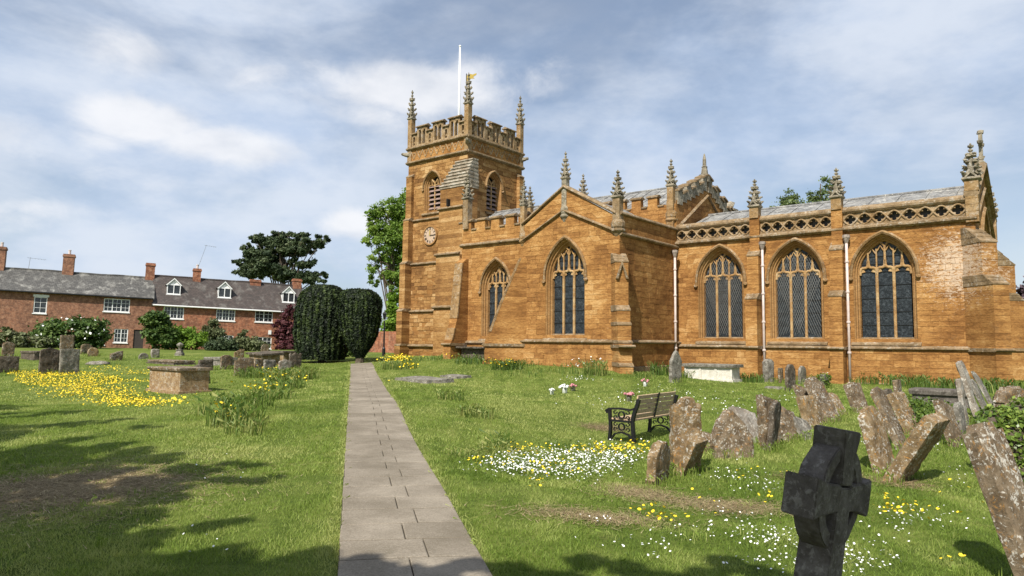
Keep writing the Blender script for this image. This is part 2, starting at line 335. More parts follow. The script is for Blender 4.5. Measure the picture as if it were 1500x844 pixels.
def wall(fr,z0,z1,L,R,ops=(),ch=.225,bl=(.32,.7),d=0.,key='ashlar',jit=.006,brk=(),joint=.005,quoin=True):
    """a coursed wall: every stone is its own little block standing proud of the mortar"""
    zs=sorted(set([z0,z1]+[z for z in brk if z0<z<z1]+[q for o in ops for q in (o.z0,o.zs,o.za) if z0<q<z1]))
    cs=[]
    for a,b in zip(zs,zs[1:]):
        n=max(1,round((b-a)/ch)); w=rng.uniform(.82,1.18,n); w=w/w.sum()*(b-a); e=a
        for q in w: cs.append((e,e+q)); e+=q
    for a,b in cs:
        segs=[[(L(a),L(b)),(R(a),R(b))]]
        for o in ops:
            wa,wb=o.w(a+1e-5),o.w(b-1e-5)
            if wa is None or wb is None: continue
            new=[]
            for (l0,l1),(r0,r1) in segs:
                if o.c-wa>l0 and o.c+wa<r0:
                    new+= [[(l0,l1),(o.c-wa,o.c-wb)],[(o.c+wa,o.c+wb),(r0,r1)]]
                else: new.append([(l0,l1),(r0,r1)])
            segs=new
        for (l0,l1),(r0,r1) in segs:
            MORT.add([fr.p(l0,a,d),fr.p(r0,a,d),fr.p(r1,b,d),fr.p(l1,b,d)],[(0,1,2,3)],.5)
            wd=(r0+r1-l0-l1)/2; n=max(1,round(wd/rng.uniform(*bl)))
            t=np.concatenate([[0],np.cumsum(rng.uniform(.6,1.4,n))]); t/=t[-1]
            for i in range(n):
                x0,x1=l0+(r0-l0)*t[i],l0+(r0-l0)*t[i+1]; y0,y1=l1+(r1-l1)*t[i],l1+(r1-l1)*t[i+1]
                j=joint
                P=[(x0+j,a+j),(x1-j,a+j),(y1-j,b-j),(y0+j,b-j)]
                if P[1][0]-P[0][0]<.02: continue
                if P[2][0]<P[3][0]: m_=(P[2][0]+P[3][0])/2; P=[P[0],P[1],(m_,P[2][1])]
                dd=d+.016+float(rng.uniform(-jit,jit)); tone=float(np.clip(rng.normal(.5,.21),0,1))
                fpts=[fr.p(s,z,dd+float(rng.uniform(-jit,jit))*.4) for s,z in P]; bpts=[fr.p(s,z,d-.012) for s,z in P]
                c=to_world(np.mean(fpts,0))-np.array([0,0,EYE]); D=np.linalg.norm(c); nw=EAST*fr.n[0]+NORTH*fr.n[1]
                px=c[0]/c[1]; vis=abs(px)<.75
                area=(x1-x0)*(b-a)*max(.05,-(c@nw)/D)/D**2*(1 if vis else .01)
                BLK.append((area,fpts,bpts,tone,key))
def blocks_out():
    BLK.sort(key=lambda b:-b[0])
    groups={}
    for i,(ar,f,b,tone,key) in enumerate(BLK):
        n=len(f); fs=[tuple(range(n))]+[(i_,n+i_,n+(i_+1)%n,(i_+1)%n) for i_ in range(n)]
        if i<300:
            m=MB(); c=np.mean(f,0); m.add([p-c for p in f+b],fs,tone); o=m.build('ashlar_block',M[key],church,fix=False); o.location=c
        else: groups.setdefault(key,MB()).add(f+b,fs,tone)
    for k,m in groups.items(): m.build('coursed_stonework' if k=='ashlar' else 'rubble_stonework',M[k],church,fix=False,kind='stuff')
    MORT.build('mortar_core',M['mortar'],church,fix=False)
K=lambda v:(lambda z:v)
def string(mb,fr,s0,s1,z,p=.11,h=.13,d=0.):      # moulded string course: sloped top, undercut below
    p=p*1.2
    prof=[(d-.03,z+h*.75),(d+p,z+h*.15),(d+p,z-h*.2),(d+p*.45,z-h*.55),(d-.03,z-h*.6)]
    mb.prism([fr.p(s0,b,a) for a,b in prof],fr.d*(s1-s0),rng.uniform(.3,.7))
def rake(mb,fr,a,b,w=.16,h=.16,d0=-.1,d1=.13):    # sloping coping between two (s,z) points
    a=np.array(a,float); b=np.array(b,float)
    off=fr.d*(b[0]-a[0])+np.array([0,0,b[1]-a[1]])
    P=[fr.p(a[0],a[1]+h,d0),fr.p(a[0],a[1]+h,d1*.4),fr.p(a[0],a[1]+h*.45,d1),fr.p(a[0],a[1]+.04,d1),fr.p(a[0],a[1],d1*.5),fr.p(a[0],a[1],d0)]
    mb.prism(P,off,.5)
def bars(mb,fr,pts,w,d0,d1,tone=None):           # rectangular-section bar following (s,z) points
    pts=[np.array(p,float) for p in pts]; R=[]
    for i,p in enumerate(pts):
        t=pts[min(i+1,len(pts)-1)]-pts[max(i-1,0)]; t/=np.linalg.norm(t)+1e-9; nn=np.array([-t[1],t[0]])*w/2
        c=w*.22
        R.append([fr.p(*(p-nn),d0),fr.p(*(p-nn),d1-c),fr.p(*(p-nn*.35),d1),fr.p(*(p+nn*.35),d1),fr.p(*(p+nn),d1-c),fr.p(*(p+nn),d0)])
    mb.loft(R,closed=True,tone=tone); n=6; k=len(R)
    mb.add(R[0],[tuple(range(n))[::-1]],tone); mb.add(R[-1],[tuple(range(n))],tone)
def ogee(c,a,z0,h,sgn,n=7):                        # from (c+sgn*a,z0) up to (c,z0+h)
    out=[]
    for i in range(n+1):
        t=i/n
        x=a*(1-t)**1.0; 
        z=h*(t+ .16*math.sin(2*math.pi*t))*1.0
        x=a*(1-t)-a*.16*math.sin(2*math.pi*t)*-1
        out.append((c+sgn*x,z0+z*.98))
    return out
def window(fr,c,hw,z0,zs,za,rec=.36,guard=False,louvre=False,lights=3,hood=True,small=False):
    A=Arch(c,hw+.20,z0,zs,za); G=Arch(c,hw,z0,zs,za-.26)
    w=empty('window',(0,0,0)); w.parent=church
    mb=MB(); mb.tone=.45
    for sid in (0,):
        steps=[(0,.012,A),(.035,-.03,A),(.06,-.12,A),(.10,-.13,A),(.12,-.22,A),(.17,-.26,A),(.20,-rec-.06,A)]
        mb.loft([[fr.p(s,z,d) for s,z in A.prof(i,z0=z0-.02)] for i,d,_ in steps])
    mb.build('moulded_reveal',M['reveal'],w,fix=False)
    if hood:
        mb=MB(); rs=[]
        for o,d in ((.02,-.01),(.02,.09),(.08,.13),(.14,.06),(.15,-.01)):
            P=A.prof(-o,z0=zs-.12 if not small else zs-.05); rs.append([fr.p(s,z,d) for s,z in P])
        mb.loft(rs+[rs[0]])
        for sg in (-1,1): mb.blob(fr.p(c+sg*(A.hw+.09),zs-.18,.08),.10,3,.2)
        mb.build('hood_mould',M['hood'],w,fix=False)
    mb=MB(); P=[fr.p(c-A.hw-.12,z,d) for d,z in ((.02,z0-.30),(.13,z0-.27),(.13,z0-.20),(-rec+.02,z0+.06),(-rec+.02,z0-.3))]
    mb.prism(P,fr.d*(2*A.hw+.24)); mb.build('window_sill',M['trim'],w)
    d1=-rec+.10; d0=-rec-.04
    if lights==3:
        a=2*hw/3; bw=.105
        for sg in (-1,1):
            mb=MB(); mb.tone=rng.uniform(.4,.6); bars(mb,fr,[(c+sg*a/2,z0),(c+sg*a/2,zs-.02)],bw,d0,d1); mb.build('mullion',M['tracery'],w)
        mb=MB(); mb.tone=.55; zo=zs-.02; ho=.62
        for k in (-1,0,1):
            for sg in (-1,1): bars(mb,fr,ogee(c+k*a,a/2,zo,ho,sg),.105,d0,d1-.005)
            for sg in (-1,1): # cusps
                mb.add([fr.p(c+k*a+sg*a*.42,zo+.10,d1-.05),fr.p(c+k*a+sg*a*.17,zo+.14,d1-.05),fr.p(c+k*a+sg*a*.34,zo+.30,d1-.05)],[(0,1,2)])
        zt=zo+ho
        def lim(s):  # highest z under the arch at this s
            z=G.za
            while (G.w(z) or 0)<abs(s-c) and z>zs: z-=.02
            return z
        ztop=min(zt+.78,lim(c+a*.5)-.02)
        for k in (-1,1): bars(mb,fr,[(c+k*a,zt-.03),(c+k*a,lim(c+k*a)+.03)],.07,d0,d1-.01)
        bars(mb,fr,[(c,zt-.03),(c,ztop)],.08,d0,d1-.01)
        for k in (-.5,.5): bars(mb,fr,[(c+k*a,zo+.15),(c+k*a,ztop-.1)],.055,d0,d1-.02)
        for k in (-1,1):   # branching head
            bars(mb,fr,[(c,ztop),(c+k*a*.25,ztop+.17),(c+k*a*.62,ztop+.26)],.09,d0,d1-.01)
            for m_,(s0,s1) in enumerate(((0,.5),(.5,1))):
                x0,x1=c+k*a*s0,c+k*a*s1; zz=ztop-.22-.10*m_
                xm=(x0+x1)/2; bars(mb,fr,[(x0,zz),((x0*3+x1)/4,zz+.10),(xm,zz+.24),((x0+x1*3)/4,zz+.10),(x1,zz)],.05,d0,d1-.02)
        mb.build('tracery',M['tracery'],w)
        tops=[ (c+k*a-a/2+.03,c+k*a+a/2-.03) for k in (-1,0,1)]
        for x0,x1 in tops:
            mb=MB(); mb.add([fr.p(x0,z0,-rec),fr.p(x1,z0,-rec),fr.p(x1,zs+.02,-rec),fr.p(x0,zs+.02,-rec)],[(0,1,2,3)]); mb.build('pane',M['glass'],w,fix=False)
        P=[q for q in G.prof(0,z0=zs+.02)]; mb=MB(); mb.add([fr.p(s,z,-rec-.005) for s,z in P],[tuple(range(len(P)))]); mb.build('pane',M['glass'],w,fix=False)
        mb=MB(); z=z0+.55
        while z<zs+1.6:
            ww=(G.w(min(z,G.za-.01)) or 0)
            if ww>.1: mb.box(fr.p(c,z,-rec+.015),(2*ww,.02,.022),[fr.d,fr.n,(0,0,1)])
            z+=.55 if z<zs else .32
        mb.build('saddle_bars',M['iron'],w)
        if guard:
            mb=MB(); st=.15; H=za-.28-z0
            for sg in (-1,1):
                n=int((2*hw+H)/st)+1
                for i in range(n):
                    s0=c-sg*hw; s=i*st; # line: along 60 degrees
                    pts=[]
                    for t in np.linspace(0,3.2,17):
                        ss=c-sg*hw+sg*(t-0)*.62; zz=z0+s*1.6-1.9+t*1.5
                        wz=G.w(min(max(zz,z0),G.za-.001)) or 0
                        if zz>=z0 and zz<G.za and abs(ss-c)<=wz: pts.append((ss,zz))
                    if len(pts)>=2:
                        a0,a1=pts[0],pts[-1]
                        v=fr.d*(a1[0]-a0[0])+np.array([0,0,a1[1]-a0[1]]); l=np.linalg.norm(v); v/=l
                        mb.box((fr.p(*a0,-rec+.07+.004*sg)+fr.p(*a1,-rec+.07+.004*sg))/2,(l,.009,.003),[v,np.cross(v,fr.n),fr.n])
            mb.build('wire_guard',M['guard'],w,fix=False,kind='stuff')
    if louvre:
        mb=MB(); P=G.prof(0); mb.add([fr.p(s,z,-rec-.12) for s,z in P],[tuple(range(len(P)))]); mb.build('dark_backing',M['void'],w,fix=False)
        mb=MB(); bars(mb,fr,[(c,z0),(c,zs+.25)],.10,d0,d1)
        for sg in (-1,1):
            bars(mb,fr,[(c,zs+.25),(c+sg*hw*.30,zs+.42),(c+sg*hw*.5,zs+.55)],.07,d0,d1)
            bars(mb,fr,ogee(c+sg*hw/2,hw/2,zs-.05,.36,-1),.06,d0,d1-.01); bars(mb,fr,ogee(c+sg*hw/2,hw/2,zs-.05,.36,1),.06,d0,d1-.01)
            bars(mb,fr,[(c+sg*hw*.5,zs+.28),(c+sg*hw*.5,zs+.56)],.05,d0,d1-.01)
        mb.build('tracery',M['tracery'],w)
        n=6
        for i in range(n):
            z=z0+.12+(zs+.15-z0)*i/n
            for sg in (-1,1):
                m2=MB(); ax=np.array([0,0,1.])*.75-fr.n*.66; ax/=np.linalg.norm(ax); m2.box(fr.p(c+sg*hw*.5,z+.1,-rec+.02),(hw*.92,.26,.03),[fr.d,ax,np.cross(fr.d,ax)]); m2.build('louvre_slat',M['louvre'],w)
    return A
M['capstone']=trim_mat('pale_cap_stone',(.19,.15,.10),(.31,.26,.19),(.44,.39,.31),.7,.6)
M['hood']=trim_mat('ochre_hood_stone',(.22,.125,.05),(.31,.19,.085),(.40,.26,.13),.3,.5)
M['gutterlead']=plain('shade_toned_lead',(.10,.10,.105),.8,.4,3)
M['guard']=plain('galvanised_wire',(.26,.25,.23),.5,.2,5,metal=.2,bump=0)
M['louvre']=plain('weathered_louvre_boards',(.24,.17,.145),.85,.3,6)
# ---- builders of masonry pieces
def stone_stack(mb,corners_fn,z0,z1,ch=.24):     # courses of stones in a pier: corners_fn(z) -> 4 xy points
    z=z0
    while z<z1-.01:
        h=min(ch*rng.uniform(.85,1.15),z1-z); 
        if z1-z-h<.08: h=z1-z
        A_=corners_fn(z+.001); B_=corners_fn(z+h-.001); t=float(np.clip(rng.normal(.5,.2),0,1)); g=.006+float(rng.uniform(0,.006))
        c=np.mean(A_,0)
        def gr(P,k): return [np.array(p)+ (np.array(p)-c)/np.linalg.norm(np.array(p)-c)*k for p in P]
        r=[[(*p,z) for p in gr(A_,-.012)],[(*p,z+.008) for p in gr(A_,g)],[(*p,z+h-.008) for p in gr(B_,g)],[(*p,z+h) for p in gr(B_,-.012)]]
        mb.loft(r,closed=True,tone=t); z+=h
    mb.add([(*p,z1-.004) for p in corners_fn(z1-.002)],[(0,1,2,3)],.5)
def buttress(root,dirv,w,stages,zb=-1.0,key='ashlar',plinth=True,gablet=False,caps=True):
    """root: xy on the wall; dirv: outward unit; stages: list of (ztop, projection) from below up"""
    r=np.array(root,float); n=np.array(dirv,float); n/=np.linalg.norm(n); s=np.array([-n[1],n[0]])
    b=empty('buttress',(0,0,0)); b.parent=church
    body=MB(); cap=Multi(); z=zb
    def sec(p,ww=w): return [r-s*ww/2-n*.3,r+s*ww/2-n*.3,r+s*ww/2+n*p,r-s*ww/2+n*p]
    for i,(zt,p) in enumerate(stages):
        pn=stages[i+1][1] if i+1<len(stages) else -.05
        stone_stack(body,lambda zz,p=p:sec(p),z,zt)
        hh=max(.10,(p-pn)*.8); k=3 if hh>.3 else 1
        for j in range(k):       # weathering: overlapping sloped slabs
            pa=p-(p-pn)*j/k+.03; pb=p-(p-pn)*(j+1)/k; za=zt+hh*j/k; zb_=zt+hh*(j+1)/k
            L=r-s*(w/2+.025); prof=[(-.25,za),(pa,za),(pa,za+.05),(pb,zb_+.03),(-.25,zb_+.03)]
            cap.prism([(*(L+n*a),zz) for a,zz in prof],(*(s*(w+.05)),0))
        z=zt+ (0.0)
        if i+1<len(stages): z=zt
    if plinth:
        p0=stages[0][1]; L=r-s*(w/2+.07); prof=[(-.2,1.44),(p0+.05,1.44),(p0+.12,1.40),(p0+.12,1.36),(p0+.06,1.31),(-.2,1.31)]
        cap.prism([(*(L+n*a),zz) for a,zz in prof],(*(s*(w+.14)),0))
    if gablet:
        zt=stages[gablet[0]][0]
    body.build('buttress_stones',M[key],b); cap.build('weathering_slab',M['trim'],b)
    return b
def pinnacle(pos,zb,zc,zt,w=.34,name='pinnacle',rot=0,corbel=False,mould=True,col='shaft'):
    """square shaft zb..zc, crocketed spirelet zc..zt"""
    p=empty(name,(pos[0],pos[1],0),rot); p.parent=church
    h=zt-zc
    m=MB()
    m.lathe((0,0,0),[(w*.707,zb),(w*.707,zc-.08),(w*.62,zc)],4)
    if corbel: m.lathe((0,0,0),[(.04,zb-.42),(w*.55,zb-.22),(w*.62,zb-.16),(w*.95,zb-.06),(w*.95,zb),(w*.78,zb+.05),(w*.9,zb+.12),(w*.9,zb+.30),(w*.75,zb+.42)],8)
    m.build('pinnacle_shaft',M[col],p)
    m=MB(); m.lathe((0,0,0),[(w*.72,zc-.06),(w*.95,zc),(w*.95,zc+.05),(w*.70,zc+.09)],4)
    # gablets on the four faces
    for k in range(4):
        a=k*math.pi/2; n=np.array([math.cos(a),math.sin(a),0]); s=np.array([-n[1],n[0],0]); g=h*.24
        for sg in (-1,1):
            m.prism([n*w*.5+s*sg*w*.52+np.array([0,0,zc+.05]),n*w*.5+np.array([0,0,zc+g]),n*w*.5+np.array([0,0,zc+g-.07*h]),n*w*.5+s*sg*w*.36+np.array([0,0,zc+.05])],n*w*.12)
    m.build('gablets',M['pinn'],p)
    m=MB(); m.lathe((0,0,0),[(w*.52,zc+.05),(w*.48,zc+h*.2),(w*.22,zc+h*.62),(w*.13,zc+h*.78),(w*.24,zc+h*.80),(w*.24,zc+h*.83),(w*.1,zc+h*.85),(w*.12,zc+h*.88)],4)
    m.build('spirelet',M['pinn'],p)
    m=MB(); rows=4
    for i in range(rows):
        zz=zc+h*(.16+.17*i); rr=w*(.62-.12*i)
        for k in range(4):
            a=k*math.pi/2+math.pi/4; n=np.array([math.cos(a),math.sin(a),0])
            m.blob(n*rr*1.05+np.array([0,0,zz]),(w*.25,w*.25,h*.055),i*7+k,.4)
            m.blob(n*rr*1.38+np.array([0,0,zz+h*.04]),(w*.19,w*.19,h*.042),i*5+k,.4)
    m.build('crockets',M['pinn'],p)
    m=MB(); m.blob((0,0,zc+h*.93),(w*.27,w*.27,h*.055),2,.15); m.blob((0,0,zc+h*.99),(w*.09,w*.09,h*.035),2,.15); m.build('finial',M['pinn'],p)
    return p
class Multi:          # a run of separate pieces, each built as its own part
    def __init__(s): s.L=[]
    def prism(s,*a): m=MB(); m.prism(*a); s.L.append(m)
    def bb(s,*a): m=MB(); m.bb(*a); s.L.append(m)
    def build(s,name,mat,parent):
        for m in s.L: m.build(name,mat,parent)
TR=Multi()
def strings_out(name='string_course',mat='trim'):
    global TR
    TR.build(name,M[mat],church); TR=Multi()
# ---------------- chancel south wall
S0=Fr((0,0),(1,0),(0,-1)); E0=Fr((12.2,0),(0,1),(1,0))
wn=[(2.2,.90),(5.6,.93),(9.05,.94)]
ops=[Arch(c,hw+.2,1.78,4.42,6.02) for c,hw in wn]
wall(S0,-1.0,1.40,K(0),K(12.2),d=.10,key='ashlar',ch=.24)
wall(S0,1.40,6.33,K(0),K(12.2),ops,key='ashlar')
for i,(c,hw) in enumerate(wn): window(S0,c,hw,1.78,4.42,6.02,guard=(i<2))
string(TR,S0,-.02,12.32,1.40,.12,.13,.08); string(TR,S0,0,12.3,6.36,.16,.2); strings_out()
m=MB(); m.prism([S0.p(0,z,d) for d,z in ((.09,0.02),(.17,-.02),(.17,-1.0),(.09,-1.0))],(12.3,0,0)); m.build('footing_course',M['trim'],church)
# pierced parapet of the chancel
def pierced(fr,s0,s1,z0,z1):
    par=empty('pierced_parapet',(0,0,0)); par.parent=church
    m=MB(); string(m,fr,s0,s1,z1+.03,.09,.22,0); m.bb  # coping
    m.box(fr.p((s0+s1)/2,z1-.03,-.10),(s1-s0,.24,.10),[fr.d,fr.n,(0,0,1)]); m.box(fr.p((s0+s1)/2,z0+.05,-.10),(s1-s0,.24,.12),[fr.d,fr.n,(0,0,1)])
    m.build('parapet_rails',M['trim'],par)
    H=z1-z0-.2; zc=z0+.1+H/2-.02; nper=max(1,round((s1-s0)/.52)); P=(s1-s0)/nper
    m=MB(); nn=32
    for i in range(nper):     # pierced slabs with quatrefoil openings
        c=s0+P*(i+.5); hw_,hh_=P/2,H/2+.03; rings=[]
        for dd in (-.17,-.02):
            o_=[];q_=[]
            for k in range(nn):
                a=2*math.pi*k/nn; ca,sa=math.cos(a),math.sin(a); sc_=min(hw_/max(abs(ca),1e-6),hh_/max(abs(sa),1e-6)); r=.105+.095*abs(math.cos(2*a))**.8
                o_.append(fr.p(c+ca*sc_,zc+sa*sc_,dd)); q_.append(fr.p(c+ca*r,zc+sa*r*1.05,dd))
            rings+= [o_,q_] if dd<-.1 else [q_,o_]
        m.loft(rings,closed=True,tone=float(rng.uniform(.3,.7)))
    for sg in (-1,1):
        pts=[(s0+(s1-s0)*i/(nper*8),zc+sg*(H*.46)*math.sin(2*math.pi*i/16)) for i in range(nper*8+1)]
        bars(m,fr,pts,.06,-.05,.035)
    for i in range(nper+1):
        for sg in (-1,1):
            # fleshy cusps making quatrefoils
            s=s0+P*i; 
            if False:
                tri=[(s-.075,zc+sg*H*.50),(s+.075,zc+sg*H*.50),(s,zc+sg*H*.22)]
                m.prism([fr.p(a,b,-.06) for a,b in tri],-fr.n*.1)
    m.build('parapet_tracery',M['tracery2'],par)
M['tracery2']=trim_mat('grey_buff_parapet_tracery',(.25,.155,.07),(.35,.235,.12),(.45,.33,.20),.40,.55)
for a,b in ((.02,3.66),(4.10,7.14),(7.58,11.95)): pierced(S0,a,b,6.42,7.10)
for c in (3.88,7.36):
    buttress((c,-.02),(0,-1),.50,[(3.5,.72),(5.45,.42)],key='ashlar')
    m=MB(); stone_stack(m,lambda z,c=c:[(c-.21,.12),(c+.21,.12),(c+.21,-.16),(c-.21,-.16)],5.7,7.3); m.build('parapet_pier',M['ashlar'],church)
    pinnacle((c,-.02),7.2,7.72,9.0,.40)
# east end: diagonal buttresses, gable, window
q2=math.sqrt(.5)
zg=lambda v:7.25+ (9.1-7.25)*(1-abs(v-3.7)/3.7)
EA=Arch(3.7,2.0,2.0,4.6,7.2)
wall(E0,-1.0,1.40,K(0),K(7.4),d=.10); 
wall(E0,1.40,7.25,K(0),K(7.4),[EA])
wall(E0,7.25,9.05,lambda z:3.7*(z-7.25)/1.85,lambda z:7.4-3.7*(z-7.25)/1.85)
window(E0,3.7,1.8,2.0,4.6,7.2,rec=.4)
for a,b in (((-.15,7.2),(3.7,9.12)),((7.55,7.2),(3.7,9.12))): rake(TR,E0,a,b,h=.2,d0=-.3,d1=.2)
for a,b in (((.1,6.35),(3.7,8.1)),((7.3,6.35),(3.7,8.1))): rake(TR,E0,a,b,h=.12,d0=-.1,d1=.14)
string(TR,E0,-.1,7.5,1.40,.12,.13,.08); strings_out('gable_coping')
buttress((12.15,.05),(1,-1),.62,[(3.75,1.18),(5.35,.72)],key='ashlar'); buttress((12.15,7.35),(1,1),.62,[(3.6,1.25),(5.2,.85)],key='ashlar')
m=MB(); stone_stack(m,lambda z:[(11.95,-.14),(12.36,-.14),(12.36,.28),(11.95,.28)],6.2,7.75); m.build('corner_pier',M['shaft'],church)
pinnacle((12.16,.07),7.4,7.85,9.25,.46); pinnacle((12.2,7.4),6.3,7.5,9.0,.36)
def stone_cross(pos,z0,z1):
    m=MB(); x,y=pos; h=z1-z0
    m.lathe((x,y,0),[(.22,z0),(.2,z0+.12),(.1,z0+.2)],4); m.bb(x-.07,x+.07,y-.08,y+.08,z0+.1,z1-.15)
    m.bb(x-.06,x+.06,y-.30,y+.30,z0+h*.55,z0+h*.55+.16)
    for a,b in ((-.3,0),(.3,0)): m.blob((x,y+a,z0+h*.55+.08),.13,4,.2)
    m.blob((x,y,z1-.12),.13,5,.2); m.blob((x,y,z0+.3),.14,3,.2); m.blob((x,y,z0+h*.55+.08),(.1,.2,.2),3,.2)
    m.build('gable_cross',M['pinn'],church)
stone_cross((12.2,3.7),9.15,10.7)
# chancel roof (shallow lead) with rolls
def lead_roof(u0,u1,ve,ze,vr,zr,name='lead_roof',thick=.08,step=.62,both=True):
    r=empty(name,(0,0,0)); r.parent=church
    m=MB(); 
    for vv in ((ve,),(2*vr-ve,)) if both else ((ve,),):
        v0=vv[0]; m.add([(u0,v0,ze),(u1,v0,ze),(u1,vr,zr),(u0,vr,zr)],[(0,1,2,3)])
    m.build('roof_sheet',M['lead'],r,fix=False)
    m=MB(); u=u0+.3
    while u<u1:
        for v0 in ((ve,2*vr-ve) if both else (ve,)): m.tube([(u,v0,ze+.02),(u,vr,zr+.02)],.022,4)
        u+=step
    m.tube([(u0,vr,zr+.03),(u1,vr,zr+.03)],.06,6)
    m.build('lead_rolls',M['lead'],r)
lead_roof(.1,12.05,.32,7.0,3.7,8.28,step=1.1)
# gutter edge behind the parapet, its lead coloured dark to stand for parapet shade
m=MB(); m.bb(.05,12.1,.30,.5,6.2,6.98); m.build('parapet_gutter',M['gutterlead'],church)
# north chancel wall and nave bulk (plain masonry seen only from the side)
NW=Fr((12.2,7.4),(-1,0),(0,1)); wall(NW,-1,6.9,K(0),K(12.2),ch=.4,bl=(.9,1.4))
# ---------------- south transept
T0=Fr((0,-5.5),(1,0),(0,-1)); TE=Fr((0,-5.5),(0,1),(1,0)); TW=Fr((-5.32,-5.5),(0,1),(-1,0))
ap=-2.83; tl,tr_=-5.32,0.0
zc_=lambda s: 7.02+(8.52-7.02)*(1-abs(s-ap)/2.6)
tarch=Arch(-2.78,.85+.2,1.85,4.45,6.17)
wall(T0,-1.0,1.5,K(tl-.08),K(tr_+.08),d=.10,ch=.24)
wall(T0,1.5,6.95,K(tl),K(tr_),[tarch])
wall(T0,6.95,8.5,lambda z:tl+.15+(ap-tl-.15)*(z-6.95)/1.57,lambda z:tr_-.15+(ap-tr_+.15)*(z-6.95)/1.57)
window(T0,-2.78,.85,1.85,4.45,6.17)
string(TR,T0,tl-.3,tr_+.1,1.56,.12,.13,.08)
for a,b in (((tl+.1,6.2),(ap,7.42)),((tr_-.1,6.2),(ap,7.42))): rake(TR,T0,a,b,h=.14,d0=-.05,d1=.15)
for a,b in (((tl+.1,7.0),(ap,8.50)),((tr_-.12,7.0),(ap,8.50))): rake(TR,T0,a,b,h=.17,d0=-.34,d1=.13)
wall(TE,-1.0,1.5,K(-.08),K(5.5),d=.10,ch=.24); wall(TE,1.5,7.0,K(0),K(5.5))
string(TR,TE,-.1,5.5,1.56,.12,.13,.08); string(TR,TE,0,5.5,6.18,.13,.16); rake(TR,TE,(0,6.98),(5.6,6.98),h=.17,d0=-.3,d1=.13); strings_out()
m=MB(); m.prism([TE.p(-.1,z,d) for d,z in ((.09,.52),(.17,.47),(.17,-1.0),(.09,-1.0))],(0,5.6,0)); m.prism([T0.p(-5.4,z,d) for d,z in ((.09,.30),(.17,.26),(.17,-1.0),(.09,-1.0))],(5.5,0,0)); m.build('footing_course',M['trim'],church)
wall(TW,-1,7.0,K(0),K(5.5),ch=.33)
buttress((-.05,-5.45),(1,-1),.56,[(.55,1.15),(1.50,.98),(2.25,.86),(2.85,.72),(4.9,.45)],key='ashlar')
def raking_buttress(root,dirv,w,zb,prof,mat='ashlar'):
    r=np.array(root,float); n=np.array(dirv,float); n/=np.linalg.norm(n); s=np.array([-n[1],n[0]])
    b=empty('buttress',(0,0,0)); b.parent=church; zs=[q_[0] for q_ in prof]; ps=[q_[1] for q_ in prof]
    def sec(z): p=float(np.interp(z,zs,ps)); return [r-s*w/2-n*.3,r+s*w/2-n*.3,r+s*w/2+n*p,r-s*w/2+n*p]
    m=MB(); stone_stack(m,sec,zb,zs[-1]-.02); m.build('buttress_stones',M[mat],b)
    for (z0,p0),(z1,p1) in zip(prof,prof[1:]):
        if p0-p1>.12 and z1-z0>.5:      # sloped face carries thin coping slabs
            k=max(2,int((z1-z0)/.5))
            for i in range(k):
                a,c=i/k,(i+1)/k; za,zc2=z0+(z1-z0)*a,z0+(z1-z0)*c; pa,pc=p0+(p1-p0)*a,p0+(p1-p0)*c
                L=r-s*(w/2+.015); m=MB(); P=[(pa-.05,za),(pa+.035,za),(pc+.02,zc2),(pc-.05,zc2)]; m.prism([(*(L+n*x),z) for x,z in P],(*(s*(w+.03)),0)); m.build('coping_slab',M['hood'],b)
    for z0,p in ((1.44,np.interp(1.4,zs,ps)),):
        L=r-s*(w/2+.07); m=MB(); m.prism([(*(L+n*a),zz) for a,zz in [(-.2,z0),(p+.05,z0),(p+.12,z0-.04),(p+.12,z0-.08),(p+.06,z0-.13),(-.2,z0-.13)]],(*(s*(w+.14)),0)); m.build('string_course',M['trim'],b)
    return b
raking_buttress((tl+.05,-5.45),(-1,-1),.56,-1.0,[(-1,1.9),(.45,1.9),(.55,1.72),(1.55,1.72),(2.0,1.5),(3.3,1.02),(5.45,.12)])
# gabled panel on the front of the corner buttress
m=MB(); n_=np.array([q2,-q2,0]); s_=np.array([q2,q2,0]); o_=np.array([-.05,-5.45,0])+n_*.47
for sg in (-1,1): m.prism([o_+s_*sg*.27+np.array([0,0,4.2]),o_+np.array([0,0,4.95]),o_+np.array([0,0,4.78]),o_+s_*sg*.17+np.array([0,0,4.2])],n_*.10)
m.build('gablet',M['trim'],church)
pinnacle((ap,-5.42),7.25,8.95,10.2,.26,corbel=True,col='pinn'); pinnacle((-.12,-5.4),6.35,7.75,8.95,.34,corbel=True,col='trim'); pinnacle((tl+.1,-5.42),6.3,8.0,9.25,.24,corbel=True,col='shaft')
# transept roof
m=MB(); m.add([(tl+.2,-5.2,6.95),(ap,-5.2,8.35),(ap,.2,8.35),(tl+.2,.2,6.95)],[(0,1,2,3)]); m.add([(tr_-.2,-5.2,6.8),(ap,-5.2,8.35),(ap,.2,8.35),(tr_-.2,.2,6.8)],[(0,1,2,3)]); m.build('lead_roof',M['lead'],church,fix=False)
